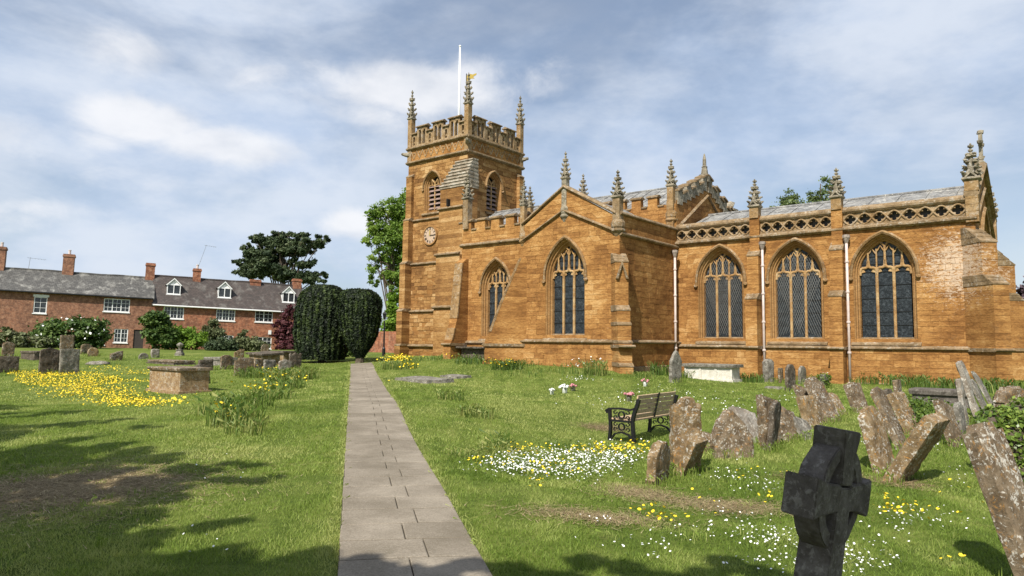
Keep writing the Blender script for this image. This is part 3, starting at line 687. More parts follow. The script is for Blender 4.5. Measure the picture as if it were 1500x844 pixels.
# ---------------- south aisle bay west of the transept
A0=Fr((0,-4.9),(1,0),(0,-1)); aarch=Arch(-7.33,.72+.2,1.8,4.15,5.55)
wall(A0,-1,1.5,K(-9.7),K(-5.3),d=.10,ch=.24); wall(A0,1.5,7.3,K(-9.6),K(-5.3),[aarch]); window(A0,-7.33,.72,1.8,4.15,5.55)
string(TR,A0,-9.75,-5.3,1.48,.12,.13,.08); string(TR,A0,-9.7,-5.3,6.46,.14,.17); strings_out()
AW=Fr((-9.6,-4.9),(0,1),(-1,0)); wall(AW,-1,7.3,K(0),K(6),ch=.33)
def merlons(fr,s0,s1,z0,h,mw,gap,rakef=None,th=.28,name='battlement',first_gap=False,key='ashlar'):
    b=empty(name,(0,0,0)); b.parent=church; s=s0+(gap if first_gap else 0)
    while s+mw*.5<s1:
        e=min(s+mw,s1); zz=z0+(rakef((s+e)/2) if rakef else 0)
        m=MB(); m.box(fr.p((s+e)/2,zz+h/2-.1,-th/2+.02),(e-s,th,h+.2),[fr.d,fr.n,(0,0,1)],float(rng.uniform(.2,.8))); m.build('merlon',M[key],b)
        m=MB(); m.prism([fr.p(s-.06,z,d) for d,z in ((.09,zz+h-.02),(.09,zz+h+.04),(-th/2,zz+h+.14),(-th-.05,zz+h+.04),(-th-.05,zz+h-.02))],fr.d*(e-s+.12)); m.build('merlon_coping',M['trim'],b)
        if e+gap<s1:
            m=MB(); z2=zz; m.prism([fr.p(e+.04,z,d) for d,z in ((.08,z2-.06),(.08,z2),(-th/2,z2+.06),(-th-.05,z2),(-th-.05,z2-.06))],fr.d*(gap-.08)); m.build('embrasure_sill',M['trim'],b)
        s=e+gap
merlons(A0,-9.55,-5.45,7.28,.42,.52,.42)
raking_buttress((-9.42,-4.95),(0,-1),.50,-1.0,[(-1,1.25),(1.45,1.2),(1.6,1.08),(2.2,.9),(2.7,.74),(5.5,.42),(5.75,.1)])
pinnacle((-9.35,-4.85),7.3,8.9,10.2,.34,col='trim')
m=MB(); m.add([(-9.5,-4.6,7.1),(-5.3,-4.6,7.1),(-5.3,0,7.9),(-9.5,0,7.9)],[(0,1,2,3)]); m.build('aisle_roof',M['lead'],church,fix=False)
# ---------------- nave clerestory
Cl=Fr((0,0),(1,0),(0,-1)); wall(Cl,5.5,8.35,K(-14.7),K(-.02),d=0,key='ashlar'); 
merlons(Cl,-14.4,-.4,8.35,.45,.52,.40)
m=MB(); stone_stack(m,lambda z:[(-.42,.2),(-.08,.2),(-.08,-.16),(-.42,-.16)],6.6,8.5); m.build('corner_pier',M['shaft'],church)
pinnacle((-.25,.02),7.6,9.25,10.6,.32,corbel=True); pinnacle((-5.4,.02),8.2,9.3,10.6,.30); pinnacle((-9.0,.02),8.2,9.2,10.4,.30)
lead_roof(-14.7,-.1,.25,8.35,3.7,10.05,step=.7)
NG=Fr((0,0),(0,1),(1,0)); ng=lambda v:8.7+1.45*(1-abs(v-3.7)/3.7)
wall(NG,6.0,8.5,K(0),K(7.4),ch=.3); wall(NG,8.5,10.1,lambda z:3.7*(z-8.5)/1.62,lambda z:7.4-3.7*(z-8.5)/1.62)
for a,b in (((-.1,7.0),(3.7,9.3)),((7.5,7.0),(3.7,9.3))): rake(TR,NG,a,b,h=.13,d0=-.05,d1=.14)
strings_out('gable_weathering')
def raking_battlement():
    b=empty('raking_battlement',(0,0,0)); b.parent=church; n=7
    for sg in (-1,1):
        for i in range(n):
            v=3.7+sg*(.35+i*.5); zz=8.55+1.5*(1-abs(v-3.7)/3.7)
            m=MB(); m.prism([(-.34,v-.25,zz-.35),(-.34,v+.25,zz-.35),(-.34,v+.25,zz+.12-sg*.10+(.28 if i%2==0 else 0)),(-.34,v-.25,zz+.12+sg*.10+(.28 if i%2==0 else 0))],(.42,0,0),.4); m.build('merlon',M['pinn'],b)
            m=MB(); k=.28 if i%2==0 else 0; m.prism([(-.4,v-.27,zz+.12+sg*.10+k),(-.4,v+.27,zz+.12-sg*.10+k),(-.4,v+.27,zz+.21-sg*.10+k),(-.4,v-.27,zz+.21+sg*.10+k)],(.56,0,0),.4); m.build('merlon_coping',M['trim'],b)
raking_battlement()
m=MB(); m.lathe((-.1,3.7,0),[(.28,10.1),(.3,10.35),(.2,10.5),(.14,10.9),(.17,10.93),(.10,11.0),(.09,11.35),(.03,11.65)],6); m.blob((-.1,3.7,10.4),(.3,.3,.22),4,.2); m.build('gable_finial',M['pinn'],church)
m=MB(); m.bb(-.4,.1,7.1,7.6,8.3,9.1); m.bb(-.5,.2,7.0,7.7,9.1,9.2); m.blob((-.15,7.35,9.4),(.25,.25,.3),3,.3); m.build('stump_pinnacle',M['pinn'],church)
NN=Fr((0,7.4),(-1,0),(0,1)); wall(NN,-1,8.4,K(0),K(14.7),ch=.45,bl=(.9,1.4))
# ---------------- tower
u0,u1,v0,v1=-20.2,-14.75,1.0,6.6
TS=Fr((0,v0),(1,0),(0,-1)); TT=Fr((u1,0),(0,1),(1,0)); TWt=Fr((u0,0),(0,-1),(-1,0)); TN=Fr((0,v1),(-1,0),(0,1))
bs=Arch(-17.87,.56+.2,10.15,11.75,12.72); be=Arch(3.62,.56+.2,10.15,11.75,12.72)
wall(TS,-1,3.48,K(u0),K(u1),d=.16,key='rubble',ch=.24,bl=(.3,.7),jit=.02,joint=.012)
wall(TS,3.48,6.64,K(u0),K(u1),d=.08,key='rubble',ch=.24,bl=(.3,.7),jit=.018,joint=.012)
wall(TS,6.64,13.64,K(u0),K(u1),[bs],key='rubble',ch=.25,bl=(.3,.7),jit=.012,joint=.009)
wall(TS,13.64,14.64,K(u0),K(u1),key='ashlar',ch=.33)
wall(TT,-1,13.64,K(v0),K(v1),[be],key='rubble',ch=.26,bl=(.3,.7),jit=.012,joint=.009); wall(TT,13.64,14.64,K(v0),K(v1),key='ashlar')
wall(TWt,-1,14.64,K(-v1),K(-v0),key='rubble',ch=.45,bl=(.8,1.2)); wall(TN,-1,14.64,K(-u1),K(-u0),key='rubble',ch=.45,bl=(.8,1.2))
window(TS,-17.87,.56,10.15,11.75,12.72,rec=.3,louvre=True,lights=2,small=True); window(TT,3.62,.56,10.15,11.75,12.72,rec=.3,louvre=True,lights=2,small=True)
for z,d in ((1.22,.20),(3.48,.16),(6.64,.08),(9.6,0)): string(TR,TS,u0-.05,-16.2,z,.12,.15,d); 
for z in (13.64,14.62):
    for fr,a,b in ((TS,u0-.12,u1+.12),(TT,v0-.12,v1+.12),(TWt,-v1-.12,-v0+.12),(TN,-u1-.12,-u0+.12)): string(TR,fr,a,b,z,.17,.2)
strings_out()
# corner buttresses of the tower (south-west pair), stepped at each string
for zt,p in ((3.48,.95),):
    buttress((u0+.32,v0+.05),(0,-1),.52,[(1.22,1.05),(3.48,.92),(6.64,.72),(9.6,.5),(12.6,.3)],key='rubble',plinth=False)
    buttress((u0+.05,v0+.32),(-1,0),.52,[(1.22,.6),(3.48,.52),(6.64,.4),(9.6,.28),(12.6,.2)],key='rubble',plinth=False)
buttress((u1-.05,v1-.32),(1,0),.5,[(9.6,.5),(12.9,.32)],key='rubble',plinth=False)
# stair turret wrapping the south-east corner, with its stepped stone cap
tur=empty('stair_turret',(0,0,0)); tur.parent=church
m=MB()
for za,zb,vf in ((-1,3.55,-.35),(3.55,6.85,-.22),(6.85,9.8,-.02),(9.8,11.2,.1)):
    stone_stack(m,lambda z,vf=vf:[(-16.2,vf),(-14.2,vf),(-14.2,1.35),(-16.2,1.35)],za,zb,.26)
m.build('turret_stones',M['rubble'],tur)
m=Multi()
for z,vf in ((3.62,-.35),(6.92,-.22),(9.86,-.02)):
    fr=Fr((0,vf),(1,0),(0,-1)); string(m,fr,-16.28,-14.15,z,.12,.15)
m.build('string_course',M['trim'],tur)
n=8
for i in range(n):
    z=11.18+i*.24; k=i/n
    x0=-16.28+k*.62; y0=.02+k*.95; x1=-14.13-k*.10
    m=MB(); m.bb(x0,x1,y0+.03,1.40,z-.02,z+.15); m.prism([(x0-.02,y0-.02,z+.13),(x0-.02,y0+.05,z+.23),(x0-.02,1.41,z+.24),(x0-.02,1.41,z+.13)],(x1-x0+.04,0,0)); m.build('cap_slab',M['capstone'],tur)
m=MB(); stone_stack(m,lambda z:[(-15.6,.6),(-14.25,.6),(-14.25,1.3),(-15.6,1.3)],11,12.4,.26); m.build('turret_core',M['rubble'],tur)
# tower frieze: row of triangles
def frieze(fr,s0,s1,z0,z1,n):
    m=MB(); P=(s1-s0)/n
    for i in range(n):
        a=s0+i*P
        bars(m,fr,[(a,z1),(a+P/2,z0+.12)],.07,-.01,.05); bars(m,fr,[(a+P/2,z0+.12),(a+P,z1)],.07,-.01,.05)
        m.blob(fr.p(a+P/2,z1-.16,.02),(.07,.05,.07),i,.2)
    m.build('zigzag_frieze',M['tracery2'],church)
frieze(TS,u0+.25,u1-.25,13.75,14.42,9); frieze(TT,v0+.25,v1-.25,13.75,14.42,9)
# pierced battlements of the tower
def tower_parapet(fr,s0,s1,z0=14.72):
    b=empty('pierced_battlement',(0,0,0)); b.parent=church
    L=s1-s0; pat=[('l',.55),('H',1.0),('l',.55),('H',1.0),('l',.55),('H',1.0),('l',.55)]; k=L/sum(x for _,x in pat); s=s0
    for ty,wd in pat:
        wd*=k; h=1.30 if ty=='H' else .88; e=s+wd
        m=MB(); m.box(fr.p((s+e)/2,z0+.06,-.13),(wd,.26,.12),[fr.d,fr.n,(0,0,1)])
        n=2 if ty=='H' else 1; cw=wd/n; zt=z0+h
        for i in range(n+1):
            pw=.17 if i in (0,n) else .11
            off=pw/2 if i==0 else (-pw/2 if i==n else 0)
            m.box(fr.p(s+i*cw+off,z0+h/2,-.13),(pw,.24,h),[fr.d,fr.n,(0,0,1)])
        m.box(fr.p((s+e)/2,zt-.08,-.13),(wd,.24,.2),[fr.d,fr.n,(0,0,1)])
        for i in range(n):   # little arched heads
            c=s+(i+.5)*cw; r=cw/2-.06
            for sg in (-1,1): m.prism([fr.p(c+sg*r,zt-.36,-.03),fr.p(c+sg*r,zt-.15,-.03),fr.p(c,zt-.15,-.03),fr.p(c+sg*r*.55,zt-.22,-.03)],-fr.n*.2)
            if ty=='l': m.blob(fr.p(c,z0+.3,-.1),(.1,.1,.1),3,.1)
        m.build('pierced_panel' if ty=='l' else 'merlon',M['tracery2'],b)
        m=MB(); m.prism([fr.p(s-.05,z,d) for d,z in ((.10,zt),(.10,zt+.06),(-.1,zt+.17),(-.36,zt+.06),(-.36,zt))],fr.d*(wd+.1)); m.build('merlon_coping',M['trim'],b)
        s=e
for fr,a,b in ((TS,u0+.2,u1-.2),(TT,v0+.2,v1-.2),(TWt,-v1+.2,-v0-.2),(TN,-u1+.2,-u0-.2)): tower_parapet(fr,a,b)
for (x,y) in ((u0,v0),(u1,v0),(u1,v1),(u0,v1)): pinnacle((x+(.1 if x<-17 else -.1),y+(.1 if y<3 else -.1)),13.5,16.75,18.8,.36)
m=MB(); m.bb(u0+.1,u1-.1,v0+.1,v1-.1,14.3,14.6); m.build('tower_roof',M['lead'],church)
for (x,y,dx,dy) in ((u0,v0,-1,-1),(u1,v1,1,.2),(u1,v0,.7,-1)):
    m=MB(); d=np.array([dx,dy,0.]); d/=np.linalg.norm(d); p=np.array([x,y,14.25]); m.tube([p-d*.1,p+d*.25,p+d*.5+np.array([0,0,.05])],[.2,.14,.08],6); m.blob(p+d*.42,(.12,.12,.11),4,.3); m.build('gargoyle',M['pinn'],church)
# ---------------- church fittings: pipes, clock, vane, flagpole
def drainpipe(x,y,zt,zb,cast=False):
    p=empty('drainpipe',(0,0,0)); p.parent=church
    m=MB(); m.tube([(x,y,zb),(x,y,zt-.25)],.055,8); m.build('pipe',M['pipe'],p,smooth=True)
    m=MB(); m.lathe((x,y,0),[(.05,zt-.35),(.13,zt-.12),(.15,zt-.1),(.15,zt+.02),(.12,zt+.03)],8); m.build('hopper',M['pipehead'],p)
    m=MB(); z=zb+.4
    while z<zt-.5: m.lathe((x,y,0),[(.06,z),(.08,z+.02),(.08,z+.08),(.06,z+.10)],8); z+=1.25
    m.build('pipe_collars',M['pipe'],p)
M['pipehead']=plain('rusty_cast_hopper',(.30,.25,.21),.7,.3,9)
drainpipe(4.26,-.26,6.05,-.45); drainpipe(7.74,-.26,6.05,-.5); drainpipe(.17,-.52,5.95,-.4)
m=MB(); m.lathe((-18.15,3.75,0),[(.095,14.4),(.085,18),(.06,22.3)],8); m.blob((-18.15,3.75,22.35),.10,1,.02); m.build('flagpole',M['white'],church,smooth=True)
M['gold']=plain('gilded_metal',(.75,.52,.12),.35,.1,3,metal=.7,bump=0)
vn=empty('weathervane',(0,0,0)); vn.parent=church
m=MB(); m.tube([(-19.75,6.2,14.6),(-19.75,6.2,21.5)],.035,5); m.build('vane_rod',M['iron'],vn)
m=MB(); o=np.array([-19.75,6.2,21.15])
for a,b in (((0,-.16),(.35,-.13)),((.35,-.2),(.75,-.13)),): pass
m.prism([o+np.array([x,0,z]) for x,z in ((0,-.20),(.30,-.24),(.42,-.14),(.80,-.20),(.66,-.04),(.98,.04),(.98,.16),(.62,.14),(.40,.24),(.0,.20))],(.0,.03,0)); m.build('vane_banner',M['gold'],vn)
ck=empty('clock',(0,0,0)); ck.parent=church; cc=TS.p(-17.95,8.49,0)
M['dial']=plain('cream_clock_dial',(.46,.34,.245),.7,.12,6); M['ink']=plain('dark_clock_paint',(.05,.035,.03),.6,.1,4,bump=0)
def disc(c,r,d0,d1,n=40,r2=None):
    m=MB(); A=[TS.p(c[0]+r*math.cos(t),c[1]+r*math.sin(t),0) for t in np.linspace(0,2*math.pi,n,endpoint=False)]
    off=TS.n; R=[[p+off*d0 for p in A],[p+off*d1 for p in A]]
    if r2: 
        B=[TS.p(c[0]+r2*math.cos(t),c[1]+r2*math.sin(t),0) for t in np.linspace(0,2*math.pi,n,endpoint=False)]
        R+=[[p+off*d1 for p in B],[p+off*d0 for p in B]]
        m.loft(R+[R[0]],closed=True)
    else: m.loft(R,closed=True); m.add(R[1],[tuple(range(n))])
    return m
disc((-17.95,8.49),.66,.0,.11,r2=.56).build('clock_surround',M['reveal'],ck); disc((-17.95,8.49),.57,.0,.06).build('clock_dial',M['dial'],ck)
m=MB(); rom=['XII','I','II','III','IIII','V','VI','VII','VIII','IX','X','XI']
for i,rn in enumerate(rom):
    a=math.pi/2-i*math.pi/6; er=np.array([math.cos(a),math.sin(a)]); et=np.array([er[1],-er[0]])
    wds={'I':.035,'V':.07,'X':.07}; tw=sum(wds[q] for q in rn); x=-tw/2
    def stk(p,q_,w=.018):
        p=np.array(p);q_=np.array(q_); c2=lambda u:TS.p(-17.95+(er*(.44+u[1])+et*u[0])[0],8.49+(er*(.44+u[1])+et*u[0])[1],.068)
        P,Q=c2(p),c2(q_); v=Q-P; l=np.linalg.norm(v); v/=l; m.box((P+Q)/2,(l,w,.008),[v,np.cross(v,TS.n),TS.n])
    for q in rn:
        w_=wds[q]; h_=.085
        if q=='I': stk((x+w_/2,-h_),(x+w_/2,h_))
        elif q=='V': stk((x,h_),(x+w_/2,-h_)); stk((x+w_,h_),(x+w_/2,-h_))
        else: stk((x,h_),(x+w_,-h_)); stk((x+w_,h_),(x,-h_))
        x+=w_
m.build('roman_numerals',M['ink'],ck)
m=MB(); m.box(TS.p(-17.95+.17,8.48,.085),(.40,.05,.015),[TS.d,(0,0,1),TS.n]); m.build('clock_hand',M['ink'],ck)
m=MB(); m.box(TS.p(-17.95,8.49+.16,.095),(.36,.07,.015),[(0,0,1),TS.d,TS.n]); m.lathe
m.build('clock_hand',M['gold'],ck)
m=MB(); m.box(TS.p(-16.75,7.6,.0),(.16,.08,.34),[TS.d,TS.n,(0,0,1)]); m.build('slit_opening',M['void'],church)
m=MB(); m.box((-15.4,-.0,10.2),(.12,.3,.45)); m.build('slit_opening',M['void'],church)
blocks_out()
# ================================================================ GROUND
def gpv(px,py):
    px=np.asarray(px,float); py=np.asarray(py,float)
    r=CF[None]+((px-750)/FPX)[:,None]*CR[None]-((py-422)/FPX)[:,None]*CU[None]
    s=np.maximum(-r[:,2]/r[:,1],.012); Y=1.6/s
    for _ in range(25):
        X=r[:,0]/r[:,1]*Y; Yn=np.clip((EYE-gz(X,Y))/s,1.5,130); Y=.5*Y+.5*Yn
    X=r[:,0]/r[:,1]*Y; return X,Y,gz(X,Y)
m,t,b=newmat('lawn_turf',.95,.1); q=NB(t); vec=q.n('ShaderNodeNewGeometry').outputs['Position']; M['turf']=m
big=q.noise(vec,.28,4,.6); med=q.noise(vec,1.7,5,.65); fi=q.noise(vec,14,6,.75); vf=q.noise(vec,70,3,.7)
st=q.n('ShaderNodeMapping'); st.inputs['Rotation'].default_value=(0,0,.7); st.inputs['Scale'].default_value=(2.6,.35,1); q.L(vec,st.inputs[0]); mow=q.noise(st.outputs[0],1.1,4,.6)
v=q.m('ADD',q.m('MULTIPLY',big,.3),q.m('ADD',q.m('MULTIPLY',med,.25),q.m('ADD',q.m('MULTIPLY',fi,.3),q.m('MULTIPLY',mow,.25))))
c=q.ramp(q.mr(v,.38,.72),[(0,(.055,.085,.012)),(.35,(.12,.165,.028)),(.7,(.20,.24,.05)),(1,(.31,.31,.10))])
c=q.mix(q.mr(q.noise(vec,.9,6,.75,1),.57,.72,0,.55),c,(.26,.24,.085))
c=q.mix(q.mr(vf,.3,.7,.45,0),c,(.03,.05,.008))
_L0=gp(497,800);_L1=gp(513,545);_pd=(_L1-_L0)[:2];_pd/=np.linalg.norm(_pd);_pn=np.array([_pd[1],-_pd[0]])
PW=abs((gp(694,800)-_L0)[:2]@_pn)
patch=[]
for px,py,rx,ry,a in ((95,716,165,30,1.0),(935,722,50,9,.62),(1060,742,78,9,.66),(865,757,85,9,.60),(1320,707,30,8,.6),(1210,700,60,5,.35),(885,627,30,5,.6)):
    p=gp(px,py); e=gp(px+rx,py); n_=gp(px,py-ry); patch.append((p[0],p[1],abs(e[0]-p[0]),max(.12,abs(n_[1]-p[1])),a))
sp_=q.n('ShaderNodeSeparateXYZ'); q.L(vec,sp_.inputs[0]); acc=None
for (X,Y,rx,ry,a) in patch:
    dx=q.m('DIVIDE',q.m('SUBTRACT',sp_.outputs[0],X),rx); dy=q.m('DIVIDE',q.m('SUBTRACT',sp_.outputs[1],Y),ry)
    g_=q.m('MULTIPLY',q.m('EXPONENT',q.m('MULTIPLY',q.m('ADD',q.m('MULTIPLY',dx,dx),q.m('MULTIPLY',dy,dy)),-1.1)),a); acc=g_ if acc is None else q.m('MAXIMUM',acc,g_)
dirt=q.ramp(q.mr(q.noise(vec,9,6,.75,.6),.32,.68),[(0,(.045,.028,.016)),(.5,(.20,.145,.075)),(1,(.44,.34,.19))])
c=q.mix(q.mr(q.m('ADD',acc,q.m('ADD',q.m('MULTIPLY',q.m('SUBTRACT',fi,.5),1.3),q.m('MULTIPLY',q.m('SUBTRACT',med,.5),.9))),.42,.60),c,dirt)
q.L(c,b.inputs['Base Color']); q.bump(b,q.m('ADD',fi,q.m('MULTIPLY',vf,.6)),.8,.05)
rad=np.concatenate([np.geomspace(.8,60,110),np.geomspace(64,2500,30)]); na=220
ang=np.linspace(-math.pi,math.pi,na,endpoint=False)
X=(rad[:,None]*np.sin(ang)[None]); Y=(rad[:,None]*np.cos(ang)[None]); Zg=gz(X.ravel(),Y.ravel())
V=np.stack([X.ravel(),Y.ravel(),Zg],1).tolist(); V.append([0,0,g1(0,0)])
F=[(i*na+j,i*na+(j+1)%na,(i+1)*na+(j+1)%na,(i+1)*na+j) for i in range(len(rad)-1) for j in range(na)]+[(len(V)-1,(j+1)%na,j) for j in range(na)]
m=MB(); m.v=V; m.f=F; m.t=[.5]*len(V); m.mi=[0]*len(F); m.build('ground',M['turf'],None,smooth=True,fix=False,kind='structure')
# ---------------- path of concrete flags
def flagmat():
    m,t,b=newmat('worn_concrete_flag',.95,.1); q=NB(t); vec=q.n('ShaderNodeNewGeometry').outputs['Position']; oi=q.n('ShaderNodeObjectInfo')
    a=q.noise(vec,1.3,5,.65); f=q.noise(vec,55,4,.8); s=q.noise(vec,120,2,.6); v=q.m('ADD',q.m('MULTIPLY',a,.45),q.m('ADD',q.m('MULTIPLY',f,.45),q.m('MULTIPLY',oi.outputs['Random'],.055)))
    c=q.ramp(q.mr(v,.34,.70),[(0,(.155,.13,.095)),(.5,(.26,.222,.172)),(1,(.36,.31,.24))]); c=q.mix(q.mr(q.noise(vec,4,6,.75,.5),.58,.72,0,.55),c,(.12,.105,.07)); c=q.mix(q.mr(s,.62,.74,0,.5),c,(.5,.47,.42))
    q.L(c,b.inputs['Base Color']); q.bump(b,f,.25,.006); return m
M['flag']=flagmat() if True else trim_mat('worn_concrete_flag',(.22,.185,.145),(.28,.24,.19),(.35,.305,.245),.20,.22,rnd=False,sc_=4.5); M['joint']=plain('path_bedding',(.07,.06,.045),.95,.3,20)
M['moss']=plain('dry_grass_edge',(.22,.20,.08),.95,.4,15)
path=empty('path',(0,0,0)); path['kind']='structure'
def pxy(a,s): p=_L0[:2]+_pd*a+_pn*s; return p
m=MB(); aa=np.linspace(-9,32.5,80); vs=[];fs=[]
for a in aa:
    for s in (0,PW/2,PW): 
        p=pxy(a,s); vs.append((p[0],p[1],g1(*p)+.014))
for i in range(len(aa)-1):
    for k in (0,1): fs.append((i*3+k,i*3+k+1,i*3+k+4,i*3+k+3))
m.add(vs,fs); m.build('path_bed',M['joint'],path,fix=False)
a=-4.0;i=0
while a<32.2:
    L_=.50+.03*rng.uniform(-1,1); sj=PW*(.49 if i%2==0 else .63)+rng.uniform(-.01,.01)
    for s0,s1 in ((0.0,sj),(sj,PW)):
        j=.005; jl=.010; P=[pxy(a+jl,s0+j),pxy(a+jl,s1-j),pxy(a+L_-jl,s1-j),pxy(a+L_-jl,s0+j)]
        if i%3==0 or a<12: P[0]+=_pn*rng.uniform(-.01,.01)*(s0==0); 
        zt=[g1(*p)+.032+rng.uniform(-.003,.003) for p in P]; c=np.mean(P,0); cz=np.mean(zt); e=.006
        tp=[(p[0]-c[0],p[1]-c[1],z-cz) for p,z in zip(P,zt)]; ins=[(x*(1-e/.2),y*(1-e/.2),z+.004) for x,y,z in tp]; lo=[(x,y,z-.03) for x,y,z in tp]
        m=MB(); m.loft([lo,tp,ins],closed=True); m.add(ins,[(0,1,2,3)]); o=m.build('paving_slab',M['flag'],path); o.location=(c[0],c[1],cz)
    a+=L_; i+=1
# ---------------- grass blades, mown short
def in_path(X,Y,mar=0): s=((X-_L0[0])*_pn[0]+(Y-_L0[1])*_pn[1]); al=((X-_L0[0])*_pd[0]+(Y-_L0[1])*_pd[1]); return (s>-mar)&(s<PW+mar)&(al<33)
def dirtmask(X,Y):
    r=np.zeros(len(X))
    for (x,y,rx,ry,a) in patch: r=np.maximum(r,a*np.exp(-1.1*(((X-x)/rx)**2+((Y-y)/ry)**2)))
    return r
def vnoise(X,Y,s,seed=0):
    R=np.random.default_rng(seed); G=R.random((64,64)); x=X*s;y=Y*s; xi=np.floor(x).astype(int);yi=np.floor(y).astype(int);fx=x-xi;fy=y-yi
    fx=fx*fx*(3-2*fx);fy=fy*fy*(3-2*fy); g=lambda a,b_:G[a%64,b_%64]
    return (g(xi,yi)*(1-fx)+g(xi+1,yi)*fx)*(1-fy)+(g(xi,yi+1)*(1-fx)+g(xi+1,yi+1)*fx)*fy
def blades(n,Y0,Y1,h,w,seed,mat,name='grass',label='short mown lawn grass with lighter and darker tufts',pw=1.5,hw=.80):
    R=np.random.default_rng(seed)
    Y=(Y0**(1/pw)+(Y1**(1/pw)-Y0**(1/pw))*R.random(n))**pw; X=(R.random(n)*2-1)*Y*hw
    cl=vnoise(X,Y,2.3,1)*.6+vnoise(X,Y,7.,2)*.4
    k=(~in_path(X,Y,-.01))&(dirtmask(X,Y)+(R.random(n)-.5)*.7+(vnoise(X,Y,3.,9)-.5)*.5<.45)&(R.random(n)<.35+cl)
    # inside the church footprint there is none
    u=(X-C0[0])*EAST[0]+(Y-C0[1])*EAST[1]; v=(X-C0[0])*NORTH[0]+(Y-C0[1])*NORTH[1]
    k&=~((v>0)&(u<12.3))&~((v>-5.5)&(u<.1)&(u>-9.7))
    X,Y,cl=X[k],Y[k],cl[k]; n=len(X); Z=gz(X,Y)
    a=R.random(n)*2*np.pi; hh=h*(.45+.9*R.random(n))*(.55+.9*cl); ww=w*(.7+.6*R.random(n)); ln=R.random(n)*1.5*hh; b=R.random(n)*2*np.pi
    dx,dy=np.cos(a)*ww/2,np.sin(a)*ww/2
    P=np.empty((n,3,3)); P[:,0]=np.stack([X-dx,Y-dy,Z-.005],1); P[:,1]=np.stack([X+dx,Y+dy,Z-.005],1); P[:,2]=np.stack([X+np.cos(b)*ln,Y+np.sin(b)*ln,Z+hh],1)
    s_=((X-_L0[0])*_pn[0]+(Y-_L0[1])*_pn[1]); s_=np.minimum(np.abs(s_),np.abs(s_-PW)); T=np.clip(.5+.75*(vnoise(X,Y,.8,5)-.5)+.5*(vnoise(X,Y,.25,6)-.5)+.35*(cl-.5)+.6*np.exp(-(s_/.10)**2)+.5*np.clip((vnoise(X,Y,.6,21)*.5+vnoise(X,Y,2.9,22)*.5-.56)*5,0,1)+R.normal(0,.16,n),0,1)
    return link(name,quads_mesh(name,P.reshape(-1,3),T,mat,3),None,label=label,cat='grass',kind='stuff')
M['grass']=leaf_mat('grass_blade',(.095,.155,.020),(.215,.30,.050),(.40,.43,.14),.35,.6)
blades(300000,2.6,9,.030,.0065,11,M['grass'],label='short mown lawn grass close to the path in the foreground')
blades(230000,8.5,20,.036,.013,12,M['grass'],label='mown lawn grass in the middle distance round the bench')
blades(130000,19,48,.042,.03,13,M['grass'],label='mown lawn grass reaching back to church and cottages')
# longer grass at the feet of stones and walls
LEAFV=[];LEAFT=[]
def tuft(X,Y,r,n,h,w,seed,tone=.5,lean=.6):
    R=np.random.default_rng(seed); a=R.random(n)*2*np.pi; rr=r*np.sqrt(R.random(n)); x=X+rr*np.cos(a);y=Y+rr*np.sin(a); z=gz(x,y)
    b=R.random(n)*2*np.pi; hh=h*(.5+.7*R.random(n)); ln=hh*lean*R.random(n); th=b+np.pi/2
    dx,dy=np.cos(th)*w/2,np.sin(th)*w/2
    P=np.empty((n,2,4,3)); mx,my=x+np.cos(b)*ln*.35,y+np.sin(b)*ln*.35; tx,ty=x+np.cos(b)*ln,y+np.sin(b)*ln
    P[:,0,0]=np.stack([x-dx,y-dy,z-.01],1);P[:,0,1]=np.stack([x+dx,y+dy,z-.01],1);P[:,0,2]=np.stack([mx+dx*.8,my+dy*.8,z+hh*.65],1);P[:,0,3]=np.stack([mx-dx*.8,my-dy*.8,z+hh*.65],1)
    P[:,1,0]=P[:,0,3];P[:,1,1]=P[:,0,2];P[:,1,2]=np.stack([tx+dx*.15,ty+dy*.15,z+hh*(1-.25*R.random(n))],1);P[:,1,3]=np.stack([tx-dx*.15,ty-dy*.15,z+hh*.98],1)
    return P.reshape(-1,3),np.repeat(np.clip(R.normal(tone,.2,n),0,1),2)
def tufts(name,label,items,mat,cat='plants',kind='stuff'):
    V=[];T=[]
    for i,(px,py,r,n,h,w,tone,lean) in enumerate(items):
        p=gp(px,py); v,t_=tuft(p[0],p[1],r,n,h,w,100+i,tone,lean); V.append(v);T.append(t_)
    me=quads_mesh(name,np.concatenate(V),np.concatenate(T),mat,4); return link(name,me,None,label=label,cat=cat,kind=kind)
M['strap']=leaf_mat('strap_leaf',(.045,.09,.018),(.12,.19,.035),(.36,.36,.12),.3,.5)
# ---------------- dry clippings on the bare patches
M['straw']=leaf_mat('dry_straw',(.14,.10,.05),(.30,.22,.11),(.52,.42,.24),.1,.8)
def straw(n,seed):
    R=np.random.default_rng(seed); V=[];T=[]
    for (px,py,rx,ry,a) in patch:
        k=int(n*min(1,rx*ry/1.5)); X=px+R.normal(0,rx*.62,k); Y=py+R.normal(0,ry*.62,k); ok=~in_path(X,Y,.03); X,Y=X[ok],Y[ok]; k=len(X); Z=gz(X,Y)+.006+.012*R.random(k)
        b=R.random(k)*2*np.pi; L_=.03+.05*R.random(k); w=.003+.002*R.random(k); dx,dy=np.cos(b)*L_,np.sin(b)*L_; ex,ey=-np.sin(b)*w,np.cos(b)*w
        P=np.empty((k,3,3)); P[:,0]=np.stack([X-dx-ex,Y-dy-ey,Z],1); P[:,1]=np.stack([X-dx+ex,Y-dy+ey,Z],1); P[:,2]=np.stack([X+dx,Y+dy,Z+.02*R.random(k)],1); V.append(P.reshape(-1,3)); T.append(R.random(k))
    return link('dry_clippings',quads_mesh('dry_clippings',np.concatenate(V),np.concatenate(T),M['straw'],3),None,label='dry brown grass clippings lying on the bare patches of the lawn',cat='clippings',kind='stuff')
straw(16000,77)
